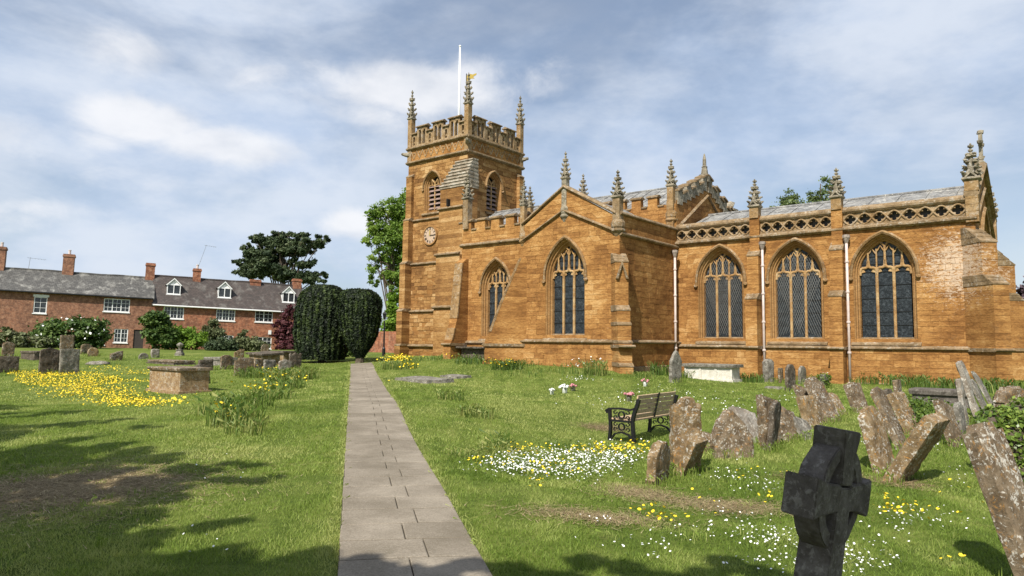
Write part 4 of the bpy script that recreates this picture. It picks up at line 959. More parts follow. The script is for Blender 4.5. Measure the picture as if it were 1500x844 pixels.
# ---------------- flowers
M['petal_y']=plain('yellow_petal',(.85,.62,.03),.6,.15,30,bump=0); M['petal_w']=plain('white_petal',(.82,.82,.78),.6,.05,30,bump=0); M['petal_p']=plain('pink_petal',(.55,.22,.25),.6,.35,30,bump=0)
def flowers(name,label,regs,mat,r0,h0,seed):
    R=np.random.default_rng(seed); PX=[];PY=[]
    for px,py,rx,ry,n,mode in regs:
        if mode=='g': PX.append(R.normal(px,rx*.5,n)); PY.append(R.normal(py,ry*.5,n))
        else:
            a=R.random(n)*2*np.pi; q_=np.sqrt(R.random(n)); PX.append(px+rx*q_*np.cos(a)); PY.append(py+ry*q_*np.sin(a))
    PX=np.concatenate(PX);PY=np.concatenate(PY); k=(PY<860)&(PY>512); X,Y,Z=gpv(PX[k],PY[k]); ok=~in_path(X,Y,.05); X,Y,Z=X[ok],Y[ok],Z[ok]; n=len(X)
    Rr=r0*(.7+.6*R.random(n))*np.clip(Y/12,.8,1.5); H=h0*(.6+.8*R.random(n)); ta=R.random(n)*2*np.pi; tm=R.random(n)*.9+.1
    nrm=np.stack([np.cos(ta)*np.sin(tm),np.sin(ta)*np.sin(tm),np.cos(tm)],1); e1=np.cross(nrm,[0.3,1,.2]); e1/=np.linalg.norm(e1,axis=1)[:,None]; e2=np.cross(nrm,e1)
    c=np.stack([X,Y,Z+H],1); P=np.empty((n,6,3))
    for j in range(6):
        q_=j*np.pi/3; P[:,j]=c+Rr[:,None]*(e1*math.cos(q_)+e2*math.sin(q_))
    return link(name,quads_mesh(name,P.reshape(-1,3),R.random(n),mat,6),None,label=label,cat='flowers',kind='stuff')
E1='e';G='g'
flowers('yellow_flowers','dense drift of yellow celandines before the two dark headstones at left',[(100,558,80,12,2300,E1),(140,575,75,13,1300,G),(195,591,60,8,900,G),(60,549,50,5,800,E1),(215,548,50,4,200,G),(165,541,40,5,160,G),(195,560,35,3,120,G),(100,513,28,3,90,G)],M['petal_y'],.0125,.07,1)
flowers('daisies','drift of white daisies spread in front of the bench',[(820,682,108,18,850,E1),(760,690,65,14,300,G),(880,672,70,18,380,G),(850,700,70,12,140,G)],M['petal_w'],.0135,.08,2)
flowers('yellow_flowers','yellow flowers mixed among the daisies in front of the bench',[(765,665,40,6,60,G),(880,665,70,9,150,G),(800,690,90,20,90,G),(930,662,25,8,70,G),(700,684,25,4,25,G),(790,718,15,5,12,G)],M['petal_y'],.018,.10,3)
flowers('daisies','scattered white daisies in the lawn round the dark stone cross',[(1130,790,70,20,140,G),(1240,820,90,35,190,G),(1080,700,55,12,60,G),(1340,765,80,16,110,G),(1120,715,60,12,60,G),(1370,650,40,22,60,G),(1240,650,40,12,60,G),(960,800,90,30,50,G),(1170,830,120,15,90,G),(1080,600,90,20,70,G),(1010,590,120,16,90,G),(1150,590,60,16,80,G),(960,575,90,10,60,G),(1400,700,60,20,30,G),(880,765,40,6,15,G),(850,556,40,3,60,G),(320,700,150,60,16,G),(300,790,100,40,8,G),(920,590,80,10,60,G),(1060,770,60,30,50,G)],M['petal_w'],.0115,.055,4)
flowers('yellow_flowers','scattered yellow dandelions in the lawn near the stone cross',[(1325,756,45,10,45,G),(965,762,45,13,30,G),(1130,735,20,8,10,G),(1400,830,18,8,6,G),(1100,702,40,8,12,G),(1380,745,70,30,16,G),(560,560,30,4,8,G),(1000,745,100,30,12,G),(1300,740,25,5,12,G)],M['petal_y'],.021,.10,5)
flowers('yellow_flowers','yellow flowers in the clump at the foot of the tower',[(583,533,24,5,260,G),(600,545,20,6,60,G),(660,526,15,3,20,G),(735,540,25,4,70,G)],M['petal_y'],.022,.30,6)
flowers('yellow_flowers','yellow flowers among the tall leaves left of the path',[(405,553,30,9,110,G),(388,575,30,8,40,G),(318,611,12,4,22,G),(345,622,25,10,20,G),(440,560,16,8,20,G),(270,600,30,3,20,G)],M['petal_y'],.024,.22,7)
tufts('daffodil_clumps','tall fading daffodil leaves in clumps left of the path',[(430,556,.9,420,.42,.022,.6,.9),(410,570,.8,260,.35,.022,.55,.9),(375,552,.7,240,.36,.022,.5,.9),(352,600,.7,240,.34,.02,.45,.9),(345,622,.5,200,.36,.02,.5,.9),(325,606,.5,120,.26,.02,.6,.8),(395,585,.6,160,.3,.02,.55,.9),(360,635,.35,90,.26,.018,.7,.9),(450,552,.5,120,.3,.02,.7,.9)],M['strap'])
tufts('daffodil_clumps','low leafy clumps in the lawn right of the path',[(585,540,.8,300,.35,.024,.55,.8),(660,586,.35,120,.24,.02,.65,1),(700,610,.4,130,.22,.02,.7,1),(735,662,.35,110,.16,.012,.7,1.6),(690,668,.35,80,.12,.012,.8,2),(740,655,.3,60,.22,.012,.35,1),(825,660,.4,80,.16,.012,.35,1)],M['strap'])
tufts('border_plants','green border plants growing along the foot of the church wall',[(620,528,1.1,160,.2,.02,.3,.9),(660,526,1.0,130,.24,.02,.45,.9),(700,531,1.1,300,.3,.03,.3,.9),(742,541,.7,320,.38,.03,.35,.9),(770,536,.8,90,.25,.02,.3,.8),(790,546,.8,90,.2,.02,.4,.7),(830,547,.5,70,.38,.016,.5,.6),(872,549,.5,220,.55,.018,.6,.5),(760,550,1.0,120,.16,.02,.5,.8),(850,551,.8,80,.2,.02,.55,.6),(965,549,.4,120,.5,.03,.35,.6),(940,553,.6,100,.25,.02,.5,.7),(1000,553,.5,120,.3,.02,.4,.7),(1100,560,.5,140,.35,.03,.3,.7),(1180,560,.6,120,.3,.02,.4,.7),(1290,562,.8,360,.45,.024,.35,.7),(1330,565,.8,340,.42,.024,.4,.7),(1365,570,.8,240,.4,.024,.35,.7),(1265,563,.5,120,.3,.02,.4,.7),(1405,572,.6,160,.4,.03,.4,.7),(1460,575,.7,260,.45,.04,.4,.7)],M['strap'])
flowers('white_flowers','white border flowers on tall stems against the church wall',[(1293,548,16,7,70,G),(1325,550,18,8,70,G),(872,540,14,9,50,G),(845,543,10,8,30,G),(1210,562,20,4,12,G)],M['petal_w'],.022,.42,8)
# ================================================================ GRAVESTONES
from mathutils import noise as mnoise
M['sb']=trim_mat('lichened_brown_gravestone',(.10,.070,.042),(.17,.125,.078),(.25,.19,.125),.95,.6,rnd=True,orange=.55,sc_=2.6)
M['sg']=trim_mat('lichened_grey_gravestone',(.12,.11,.09),(.20,.185,.155),(.30,.28,.24),.7,.6,rnd=True,orange=.15,sc_=2.6)
M['sd']=trim_mat('dark_weathered_gravestone',(.05,.042,.032),(.10,.08,.06),(.16,.13,.10),.35,.6,rnd=True,orange=.1,sc_=2.2)
M['so']=trim_mat('ochre_gravestone',(.14,.095,.048),(.24,.165,.085),(.34,.25,.145),.95,.5,rnd=True,orange=.8,sc_=2.6)
M['sw']=trim_mat('white_crusted_gravestone',(.20,.16,.12),(.32,.28,.23),(.45,.42,.37),1.,.6,rnd=True,orange=.2,sc_=2.0)
M['sk']=trim_mat('dark_grey_stone',(.085,.074,.064),(.13,.114,.10),(.19,.17,.15),.22,.35,rnd=True,orange=0,sc_=3.0)  # dark grey base; on the cross it also stands for tree shade
def ztop(prof,u):   # u in -1..1 -> relative drop from the top, in units of the width
    a=abs(u)
    if prof=='flat': return -.02*(a>.93)
    if prof=='round': return -.14*a*a-.03*(a>.9)
    if prof=='semi': return -.5*(1-math.sqrt(max(0,1-a*a*.98)))
    if prof=='gothic': return -.62*(a**1.45)
    if prof=='shoulder': return -.04*a*a if a<.55 else (-.16-.05*(a-.55)) 
    if prof=='ears': return (-.10+.10*math.cos(a*math.pi*2)*.6) if a<.95 else -.14
    if prof=='slant': return -.30*(u+1)/2-.04*a
    if prof=='slantl': return -.30*(1-u)/2-.04*a
    if prof=='cham': return -.34*max(0,a-.35)
    return 0
def slab_mesh(name,w,h,t,prof,mat,seed,rough=.012,bury=.25):
    nx,nz=14,18; R=np.random.default_rng(seed); us=np.linspace(-1,1,nx+1)
    ph=R.random(8)*9
    def nz3(x,z,s): return 1.6*mnoise.noise(Vector((x*3+ph[0],z*3+ph[1],s+ph[2])))+1.3*mnoise.noise(Vector((x*9+ph[0],z*9,s*3+ph[3])))+1.0*mnoise.noise(Vector((x*22,z*22+ph[4],s*5)))
    m=MB(); V=[]
    for sd in (1,-1):
        for j in range(nz+1):
            for i,u in enumerate(us):
                zt=h+ztop(prof,u)*w; z=-bury+(zt+bury)*j/nz; edge=1 if (i in (0,nx) or j==nz) else 0
                x=u*w/2; x+= (R.uniform(-1,1)*rough*.5+nz3(0,z,0)*rough*.5)*(1 if i in (0,nx) else .2)
                z+= (nz3(x,0,2)*rough*.8+R.uniform(-.5,.5)*rough) if j==nz else 0
                y=sd*(t/2-(.10*t if edge else (.01*t if (i in(1,nx-1) or j==nz-1) else 0)))+ (nz3(x,z,sd)*rough+R.uniform(-.4,.4)*rough)*(0.3 if edge else 1)
                V.append((x,y,z))
    N1=(nx+1)*(nz+1); F=[]
    for sd in (0,1):
        for j in range(nz):
            for i in range(nx):
                a=sd*N1+j*(nx+1)+i; q_=(a,a+1,a+nx+2,a+nx+1); F.append(q_ if sd else q_[::-1])
    per=[j*(nx+1) for j in range(nz+1)]+[nz*(nx+1)+i for i in range(1,nx+1)]+[j*(nx+1)+nx for j in range(nz-1,-1,-1)]
    for a,b in zip(per,per[1:]): F.append((a,b,b+N1,a+N1))
    m.add(V,F); me=m.mesh(name,mat,smooth=True,fix=True); me.set_sharp_from_angle(angle=math.radians(38)); return me
def place(o,P,X,Y,Z):
    o.matrix_world=Matrix(((X[0],Y[0],Z[0],P[0]),(X[1],Y[1],Z[1],P[1]),(X[2],Y[2],Z[2],P[2]),(0,0,0,1)))
def rotv(v,ax,a): return v*math.cos(a)+np.cross(ax,v)*math.sin(a)+ax*(ax@v)*(1-math.cos(a))
SN=0
def stone(label,bp,tp,w,t,prof,mat,yaw=0,roll=0,lean=None,px=False,group=None,grass=True,name='gravestone',rough=.012,cat='gravestone'):
    """bp/tp: photo pixels of the foot and head; width runs north-south, faces east, lean solved from the photo"""
    global SN; SN+=1
    P=gp(*bp); ax=rotv(NORTH,np.array([0,0,1.]),-math.radians(yaw)); nrm=np.cross(np.array([0,0,1.]),ax)*-1   # nrm points east-ish
    solve=lean is None and bp[0]>900
    D=P[1]; 
    if px:
        vx=(proj(P+ax*.05)[0]-proj(P-ax*.05)[0])/.1; w=max(.2,(w-2)/abs(vx)) if abs(vx)>5 else .5
    h=max(.2,(bp[1]-tp[1])*D/FPX); a=math.radians(lean or 0)
    def top(h,a): up=rotv(np.array([0,0,1.]),ax,a); return proj(P+up*h)
    for it in range(30):
        q0=np.array(top(h,a)); 
        if solve:
            J=np.stack([(np.array(top(h+.01,a))-q0)/.01,(np.array(top(h,a+.01))-q0)/.01],1); d=np.linalg.solve(J,np.array(tp)-q0); h+=d[0]*.7; a+=np.clip(d[1]*.7,-.2,.2)
        else: h+= .7*(tp[1]-q0[1])/((top(h+.01,a)[1]-q0[1])/.01)
    up=rotv(np.array([0,0,1.]),ax,a); up=rotv(up,nrm,math.radians(roll)); X=rotv(ax,nrm,math.radians(roll)); Y=np.cross(up,X)
    o=link(name,slab_mesh(name,w,h,t,prof,M[mat],SN,rough),None,label=label,cat=cat,group=group); place(o,P,X,Y,up)
    if grass: GR.append((P,w,X))
    o['group']='gravestones standing in the churchyard'
    return P,h,a,X,Y,up
GR=[]
R_='sb'
# -- right of the bench
stone('small thick brown gravestone with orange lichen, nearest the bench front',(964,706),(967,648),.62,.15,'cham','so',yaw=-9,rough=.016)
stone('tall mottled ochre gravestone standing against the right end of the bench',(1004,690),(1005,584),.42,.17,'shoulder','so',yaw=42,rough=.02)
stone('short ochre gravestone tilting right at the foot of the tall mottled stone',(1003,694),(1024,645),.42,.13,'flat','so',yaw=0,rough=.015)
stone('small low brown stone half hidden behind the tall mottled stone',(1040,662),(1030,630),.35,.12,'slant','sb',yaw=30)
stone('broad grey brown gravestone with a pointed sloping head right of the bench',(1074,670),(1066,600),.70,.16,'gothic','sb',yaw=36,rough=.018)
stone('white streaked gravestone leaning back behind the broad grey brown one',(1106,648),(1083,593),.62,.13,'slant','sw',yaw=10)
stone('brown gravestone behind the narrow dark slab, with a jagged lichened edge',(1128,658),(1123,577),.42,.15,'slant','sb',yaw=20,rough=.022)
stone('narrow nearly black slab standing edge on among brown stones',(1131,658),(1137,589),.45,.10,'round','sd',yaw=-4)
stone('lumpy brown gravestone just right of the narrow dark slab',(1158,645),(1143,592),.55,.14,'slant','sb',yaw=15,rough=.02)
stone('low gravestone leaning far over, right of the narrow dark slab',(1186,642),(1163,607),.5,.10,'slant','sg',yaw=5)
stone('frontmost leaning brown stone of the close cluster behind the dark cross',(1194,630),(1180,580),.50,.16,'flat','so',yaw=14,rough=.018)
stone('tallest leaning stone of the close cluster behind the dark cross',(1219,618),(1187,554),.62,.15,'cham','sb',yaw=12,rough=.016)
stone('left hand leaning stone of the close cluster behind the dark cross',(1194,616),(1170,563),.5,.13,'slant','sb',yaw=10)
stone('rearmost orange brown stone of the close cluster behind the dark cross',(1232,608),(1213,577),.5,.13,'round','so',yaw=14)
stone('brown leaning gravestone below the right hand drainpipe',(1262,604),(1246,560),.55,.2,'ears','sb',yaw=14)
stone('large lichened brown gravestone leaning left behind the dark stone cross',(1298,690),(1270,597),.62,.14,'cham','so',yaw=9,rough=.014)
stone('long thin brown gravestone leaning left, second from the big lichened one',(1322,656),(1282,568),.55,.10,'round','sb',yaw=4)
stone('ochre topped gravestone leaning left beside ivy, rear of the leaning row',(1340,636),(1311,576),.55,.16,'flat','so',yaw=10)
stone('small dark brown stone behind the leaning row, standing upright',(1304,606),(1300,569),.4,.12,'round','sd',yaw=5)
stone('small rusty brown stone peeping above the ochre topped leaning stone',(1319,596),(1313,557),.4,.12,'flat','sb',yaw=5)
stone('thick lichened gravestone leaning hard to the right with a dark underside',(1313,702),(1374,612),.62,.21,'flat','so',yaw=9,rough=.016)
stone('ribbed brown gravestone leaning left in front of the white crusted pair',(1402,652),(1377,583),.55,.14,'slant','sb',yaw=10)
stone('thin grey stone leaning behind the ribbed brown gravestone',(1413,640),(1402,590),.4,.1,'round','sg',yaw=5)
stone('tall white crusted gravestone leaning left near the chancel corner',(1434,618),(1405,530),.42,.12,'flat','sw',yaw=0,rough=.016)
stone('shorter white crusted stone just left of the tall white one',(1415,624),(1404,556),.35,.10,'flat','sw',yaw=0)
stone('greenish grey gravestone leaning left just right of the tall white one',(1450,612),(1422,556),.45,.09,'cham','sg',yaw=2)
stone('rearmost thin greenish gravestone leaning left near the chancel corner',(1458,602),(1425,543),.45,.07,'slant','sg',yaw=2)
stone('lumpy brown boulder like gravestone above the ivy at the right edge',(1482,604),(1480,566),.9,.35,'semi','sb',yaw=30,rough=.03)
stone('large near gravestone with white and orange lichen leaning left at the right edge',(1530,870),(1434,622),.38,.16,'shoulder','sb',yaw=24,rough=.012)
# -- near the church wall
stone('pale grey lancet headstone standing in front of the corner drainpipe',(989,560),(990,514),.62,.14,'gothic','sg',yaw=10)
stone('pale grey headstone with moulded head beside the middle drainpipe',(1126,560),(1125,526),.5,.22,'cham','sg',yaw=18)
stone('small brown headstone close to the chancel wall between two grey ones',(1144,561),(1143,539),.4,.1,'flat','sb',yaw=0)
stone('dark round headed headstone in the lawn before the chancel wall',(1158,573),(1157,534),.62,.13,'semi','sd',yaw=6)
stone('slim grey headstone right of the dark round headed one',(1175,563),(1175,536),.6,.12,'semi','sg',yaw=4)
stone('short stump of stone wrapped in ivy before the chancel wall',(1207,569),(1208,549),.35,.18,'flat','sg',yaw=20)
# -- left of the path
for a in (
 ('dark round headed gravestone in the yellow flowers, left of a pair',(71,548),(71,510),31,.12,'round','sd'),
 ('rough grey square gravestone in the yellow flowers, right of a pair',(101,548),(101,511),30,.12,'flat','sg'),
 ('brown square headstone rising behind the pair in the yellow flowers',(97,527),(96,491),22,.14,'flat','sb'),
 ('wide low dark gravestone cut by the left edge of the photo',(10,546),(10,522),34,.16,'flat','sd'),
 ('brown headstone with sloping shoulders near the left edge',(11,523),(10,501),20,.14,'cham','sb'),
 ('small mossy round headstone behind the pair in yellow flowers',(126,519),(126,504),18,.14,'round','sb'),
 ('small rounded brown stone right of the mossy round headstone',(136,522),(136,509),18,.16,'semi','so'),
 ('small brown slanting stone beyond the second yellow drift',(170,528),(170,513),20,.16,'slantl','sb'),
 ('low round grey stone left of the small white topped one',(210,526),(210,517),16,.16,'semi','sg'),
 ('small dark stone with a bright white top in the far lawn',(227,524),(227,511),14,.14,'round','sw'),
 ('dark round shouldered stone just behind the big ochre chest tomb',(294,563),(294,534),26,.14,'round','sd'),
 ('low dark stone behind and right of the big ochre chest tomb',(301,543),(300,527),22,.16,'flat','sd'),
 ('brown round headed stone, leftmost of the crowded group near the path',(331,541),(331,520),18,.13,'round','sb'),
 ('large brown shouldered stone at the front of the crowded group near the path',(354,550),(354,524),24,.13,'shoulder','sb'),
 ('brown stone standing right behind the large shouldered stone',(365,542),(363,524),14,.12,'round','sb'),
 ('leaning ochre stone at the back of the crowded group',(350,527),(349,511),16,.12,'slantl','so'),
 ('small brown flat headed stone in the middle of the crowded group',(379,543),(379,526),15,.12,'flat','sb'),
 ('brown grey square stone right of middle in the crowded group',(394,548),(394,527),18,.12,'flat','sg'),
 ('white lichened stone at the right front of the crowded group',(417,548),(417,527),19,.12,'round','sw'),
 ('dark headstone with a pale stripe behind the white lichened one',(432,539),(432,516),19,.12,'ears','sd'),
 ('arched brown headstone farthest right, against the dark yew',(445,526),(445,507),20,.12,'round','sb'),
 ('pointed brown headstone rising behind the tilted chest tomb',(388,518),(388,504),13,.12,'semi','sb'),
): stone(a[0],a[1],a[2],a[3],a[4],a[5],a[6],lean=0,px=True,roll=random.uniform(-2,2),yaw=random.uniform(-8,8))
# urn topped pedestal
p=gp(263,521); ur=empty('pedestal_monument',tuple(p),0,'small grey pedestal monument with a drooping urn in the far lawn','monument'); h=19*p[1]/FPX
m=MB(); m.lathe((0,0,-.1),[(.33,0),(.33,.25),(.26,.3),(.22,h*.5),(.28,h*.52),(.28,h*.58)],4); m.build('pedestal',M['sg'],ur)
m=MB(); m.lathe((0,0,0),[(.08,h*.5),(.10,h*.6),(.20,h*.75),(.22,h*.85),(.12,h*.95),(.03,h)],8); m.build('urn',M['sg'],ur)
# long grass at the foot of every stone
V=[];T=[]
for i,(P,w,X) in enumerate(GR):
    far=P[1]>20
    for s in np.linspace(-.5,.5,5 if not far else 3):
        c=P+X*w*s; v,t_=tuft(c[0]+.0,c[1]-.03,.22,34 if not far else 26,.15 if not far else .2,.009 if not far else .02,500+i*7+int(s*10),.5,.8); V.append(v);T.append(t_)
Rt=np.random.default_rng(91)
for i in range(420):
    yy=4.2+26*Rt.random()**1.3; xx=(Rt.random()*2-1)*yy*.74
    if in_path(np.array([xx]),np.array([yy]),.1)[0]: continue
    if vnoise(np.array([xx]),np.array([yy]),.5,33)[0]<.42: continue
    v,t_=tuft(xx,yy,.05+.08*Rt.random(),14,.06+.06*Rt.random(),.006 if yy<12 else .012,3000+i,.3+.6*Rt.random(),1.1); V.append(v);T.append(t_)
for i in range(260):       # ragged edge where the turf creeps over the flags
    aa_=Rt.uniform(-.5,26); s_=Rt.choice([-.03,PW+.03]); p_=pxy(aa_,s_); v,t_=tuft(p_[0],p_[1],.06,10,.045+.03*Rt.random(),.006 if aa_<8 else .012,5000+i,.75+.2*Rt.random(),1.4); V.append(v);T.append(t_)
link('grass_tufts',quads_mesh('grass_tufts',np.concatenate(V),np.concatenate(T),M['grass'],4),None,label='longer unmown grass tufts round the feet of the gravestones',cat='grass',kind='stuff')
# ---------------- chest tombs
def chest(name,label,px,lw,ln,h,mat,lid=.09,over=.08,foot=True,tilt=0,panels=0,lidmat=None,taper=0):
    P=gp(*px); e=empty(name,tuple(P),TH-math.pi/2,label,'tomb')
    if tilt: e.rotation_euler=(math.radians(tilt),math.radians(tilt*.8),TH-math.pi/2)
    # near corner is the south-east one; body spans x -ln..0 and y 0..lw
    m=MB(); hb=h-lid
    rs=[]
    for z,k in ((-.3,0),(hb*.1,0),(hb*.5,.004),(hb,taper)): rs.append([(-ln+k,k,z),(-k,k,z),(-k,lw-k,z),(-ln+k,lw-k,z)])
    m.loft(rs,closed=True); m.build('tomb_body',M[mat],e)
    if foot: m=MB(); m.bb(-ln-.07,.07,-.07,lw+.07,-.3,.09); m.build('tomb_plinth',M[mat],e)
    m=MB(); g=over; n=16; R=np.random.default_rng(int(px[0])); top=[];bot=[];mid=[]
    pts=[(-ln-g+(ln+2*g)*i/n,-g) for i in range(n)]+[(g,-g+(lw+2*g)*i/8) for i in range(8)]+[(g-(ln+2*g)*i/n,lw+g) for i in range(n)]+[(-ln-g,lw+g-(lw+2*g)*i/8) for i in range(8)]
    for x,y in pts:
        j=R.uniform(-.014,.014); top.append((x*.985+j,y+.012+j,h)); mid.append((x+j,y+j,h-lid*.35)); bot.append((x*.98+j,y+.02,h-lid))
    m.loft([bot,mid,top],closed=True); m.add(top,[tuple(range(len(top)))]); m.add(bot,[tuple(range(len(bot)))[::-1]]); m.build('tomb_lid',M[lidmat or mat],e)
    if panels:
        for i in range(panels+1):
            m=MB(); x=-ln+ln*i/panels; m.bb(x-.05 if i else x-.02,x+.05 if i<panels else x+.02,-.03,.02,.09,hb); m.build('pilaster',M[mat],e)
    GRc.append((P,ln,lw)); e['group']='chest tombs in the churchyard'; return e
GRc=[]
M['chest']=trim_mat('ochre_tomb_render',(.22,.135,.065),(.32,.21,.11),(.42,.30,.17),.75,.5,rnd=True,orange=.5,sc_=3)
M['wchest']=trim_mat('limewashed_tomb_panels',(.60,.56,.47),(.70,.66,.57),(.78,.75,.67),.4,.15,rnd=True,sc_=2)
chest('chest_tomb','big ochre chest tomb with thick lid standing alone in the left lawn',(263,578),.92,2.05,.80,'chest',.09,.07,lidmat='sb')
chest('chest_tomb','long low chest tomb with white panels and grey slab lid at the chancel wall',(1072,560),.85,1.95,.68,'wchest',.12,.12,panels=3,lidmat='sg')
chest('chest_tomb','dark chest tomb with wide overhanging slab under the aisle window',(709,527),.8,1.5,.62,'sd',.08,.28,lidmat='sd',foot=False)
chest('chest_tomb','tilted chest tomb with dark slab in the crowded group',(385,536),1.0,1.3,.62,'so',.10,.14,tilt=3,lidmat='sd')
chest('chest_tomb','ochre chest tomb with flat dark slab beside the copper bush',(415,532),1.0,1.6,.66,'so',.08,.16,lidmat='sd')
chest('chest_tomb','low dark chest tomb between the far headstones at left',(50,528),.9,2.2,.5,'sd',.12,.05,lidmat='sd')
chest('chest_tomb','low mossy chest tomb with a rounded lid left of the crowded group',(322,536),.9,1.5,.42,'sg',.14,.06,lidmat='sg')
chest('ledger_tomb','long dark ledger slab low in the grass by the white crusted stones',(1418,598),.8,1.3,.45,'sk',.14,.08,lidmat='sk')
chest('ledger_tomb','long mossy ledger slab almost hidden by grass, behind the ochre chest tomb',(256,535),1.0,3.0,.22,'sd',.1,.05,lidmat='sb')
def lump(name,label,px,r,mat,rot=0,cat='stone'):
    P=gp(*px); m=MB(); m.blob((0,0,r[2]*.3),r,int(px[0]),.18,sub=3); o=m.build(name,M[mat],None,smooth=True,label=label,cat=cat); o.location=tuple(P); o.rotation_euler=(0,0,rot)
lump('fallen_stone','pale fallen stone lying in grass below the mossy round headstone',(144,534),(.55,.3,.14),'sg',.3)
def ledger(label,px,ln,wd,mat,rz,th=.09):
    P=gp(*px); m=MB(); R=np.random.default_rng(5); n=28; T_=[];B=[]
    for i in range(n):
        a=2*math.pi*i/n; k=max(abs(math.cos(a)),abs(math.sin(a)))**.8; x,y=math.cos(a)/k*ln/2,math.sin(a)/k*wd/2; j=1+R.uniform(-.05,.05)
        T_.append((x*j*.96,y*j*.96,th+.02*math.sin(3*a))); B.append((x*j,y*j,-.25))
    m.loft([B,T_],closed=True); m.add(T_,[tuple(range(n))]); o=m.build('ledger_stone',M[mat],None,label=label,cat='gravestone'); o.location=tuple(P); o.rotation_euler=(0,0,rz)
ledger('flat grey ledger stone lying in the lawn right of the path end',(622,558),2.3,1.5,'sg',-.9,.10)
ledger('smaller flat grey ledger stone just beyond the larger one',(668,553),1.2,.9,'sg',-.9,.08)
ledger('flat stone sunk in the lawn before the dark round headed headstone',(1148,570),1.3,.7,'sg',-.7,.05)
# ================================================================ IVY MOUND
def leafcloud(pts,nrm,size,seed,tone=None,asp=1.,rand=.8):
    R=np.random.default_rng(seed); n=len(pts); r=R.normal(size=(n,3)); d=nrm+rand*r; d/=np.linalg.norm(d,axis=1)[:,None]+1e-9
    q_=R.normal(size=(n,3)); e1=np.cross(d,q_); e1/=np.linalg.norm(e1,axis=1)[:,None]+1e-9; e2=np.cross(d,e1); s=size*(.6+.8*R.random(n))[:,None]
    P=np.empty((n,4,3)); P[:,0]=pts-e1*s*asp*.5; P[:,1]=pts-e2*s*.35+e1*s*.05*asp; P[:,2]=pts+e1*s*asp*.55; P[:,3]=pts+e2*s*.35
    T=np.clip(R.normal(.5,.2,n) if tone is None else tone+R.normal(0,.14,n),0,1); return P.reshape(-1,3),T
def shell(blobs,n,seed,inner=.72,lump=.18,clump=None,spread=.15):
    """points filling the outer skin of overlapping ellipsoids, gathered into clumps"""
    R=np.random.default_rng(seed); vol=np.array([b[3]*b[4]*b[5] for b in blobs])**.67; vol/=vol.sum(); out=[];nr=[];tn=[]
    for b,f in zip(blobs,vol):
        k=int(n*f)+1; c=np.array(b[:3]); r=np.array(b[3:6])
        if clump:
            kc=max(4,int(clump*f)); d=R.normal(size=(kc,3)); d/=np.linalg.norm(d,axis=1)[:,None]; rr=inner+(1-inner)*R.random(kc)**.6; cc=c+d*r*rr[:,None]; ct=R.normal(.5,.17,kc)
            i=R.integers(0,kc,k); sp=R.normal(size=(k,3))*(r.mean()*spread); sp[:,2]*=.7; p=cc[i]+sp; out.append(p); nr.append(d[i]*.6+np.array([0,0,.6])); tn.append(ct[i])
        else:
            d=R.normal(size=(k,3)); d/=np.linalg.norm(d,axis=1)[:,None]; l=1+lump*np.sin(d[:,0]*7+c[0])*np.sin(d[:,1]*8+c[1])*np.sin(d[:,2]*9); rr=(inner+(1-inner)*R.random(k)**.5)*l; out.append(c+d*r*rr[:,None]); nr.append(d); tn.append(np.full(k,.5)+.25*(l-1)/max(lump,.01))
    return np.concatenate(out),np.concatenate(nr),np.concatenate(tn)
M['bark']=trim_mat('brown_bark',(.07,.05,.035),(.11,.085,.06),(.16,.13,.10),.15,.4)
M['ivy']=leaf_mat('ivy_leaf',(.03,.06,.014),(.13,.20,.035),(.36,.42,.09),.25,.35)
p=gp(1500,712); iv=empty('ivy_covered_stone',(0,0,0),0,'gravestone smothered by glossy green ivy at the right edge','gravestone')
bl=[(p[0]+.15,p[1]+.35,p[2]+.45,.34,.3,.50),(p[0]+.45,p[1]+.3,p[2]+.35,.4,.35,.55),(p[0]+.05,p[1]+.55,p[2]+.75,.30,.3,.26),(p[0]+.6,p[1]+.6,p[2]+.7,.5,.4,.42),(p[0]+.15,p[1]+.2,p[2]+.1,.3,.25,.28)]
A_,B_,C_=shell(bl,7500,3,.82,.2); v,t_=leafcloud(A_,B_,.062,4,C_,1.,.6); link('ivy_leaves',quads_mesh('ivy_leaves',v,t_,M['ivy'],4),iv,kind='stuff')
m=MB()
for b in bl: m.blob(b[:3],np.array(b[3:])*.8,3,.15,sub=2)
m.build('ivy_mass',M['bark'],iv)
p2=gp(1340,640); A_,B_,C_=shell([(p2[0]+.35,p2[1]+.9,p2[2]+.35,.5,.5,.35),(p2[0]+.6,p2[1]+.5,p2[2]+.15,.6,.5,.25),(p2[0]+1.2,p2[1]+1.6,p2[2]+.3,.6,.5,.3)],3200,6,.8,.2); v,t_=leafcloud(A_,B_,.06,9,C_-.15); link('bramble',quads_mesh('bramble',v,t_,M['ivy'],4),None,label='low dark bramble and ivy between the leaning stones at right',cat='plant',kind='stuff')
p2=gp(1207,569); A_,B_,C_=shell([(p2[0],p2[1],p2[2]+.38,.26,.26,.16),(p2[0],p2[1],p2[2]+.15,.2,.2,.22)],500,6,.8,.2); v,t_=leafcloud(A_,B_,.07,9,C_-.1); link('ivy',quads_mesh('ivy',v,t_,M['ivy'],4),None,label='cap of ivy on the short stump before the chancel wall',cat='ivy',kind='stuff')
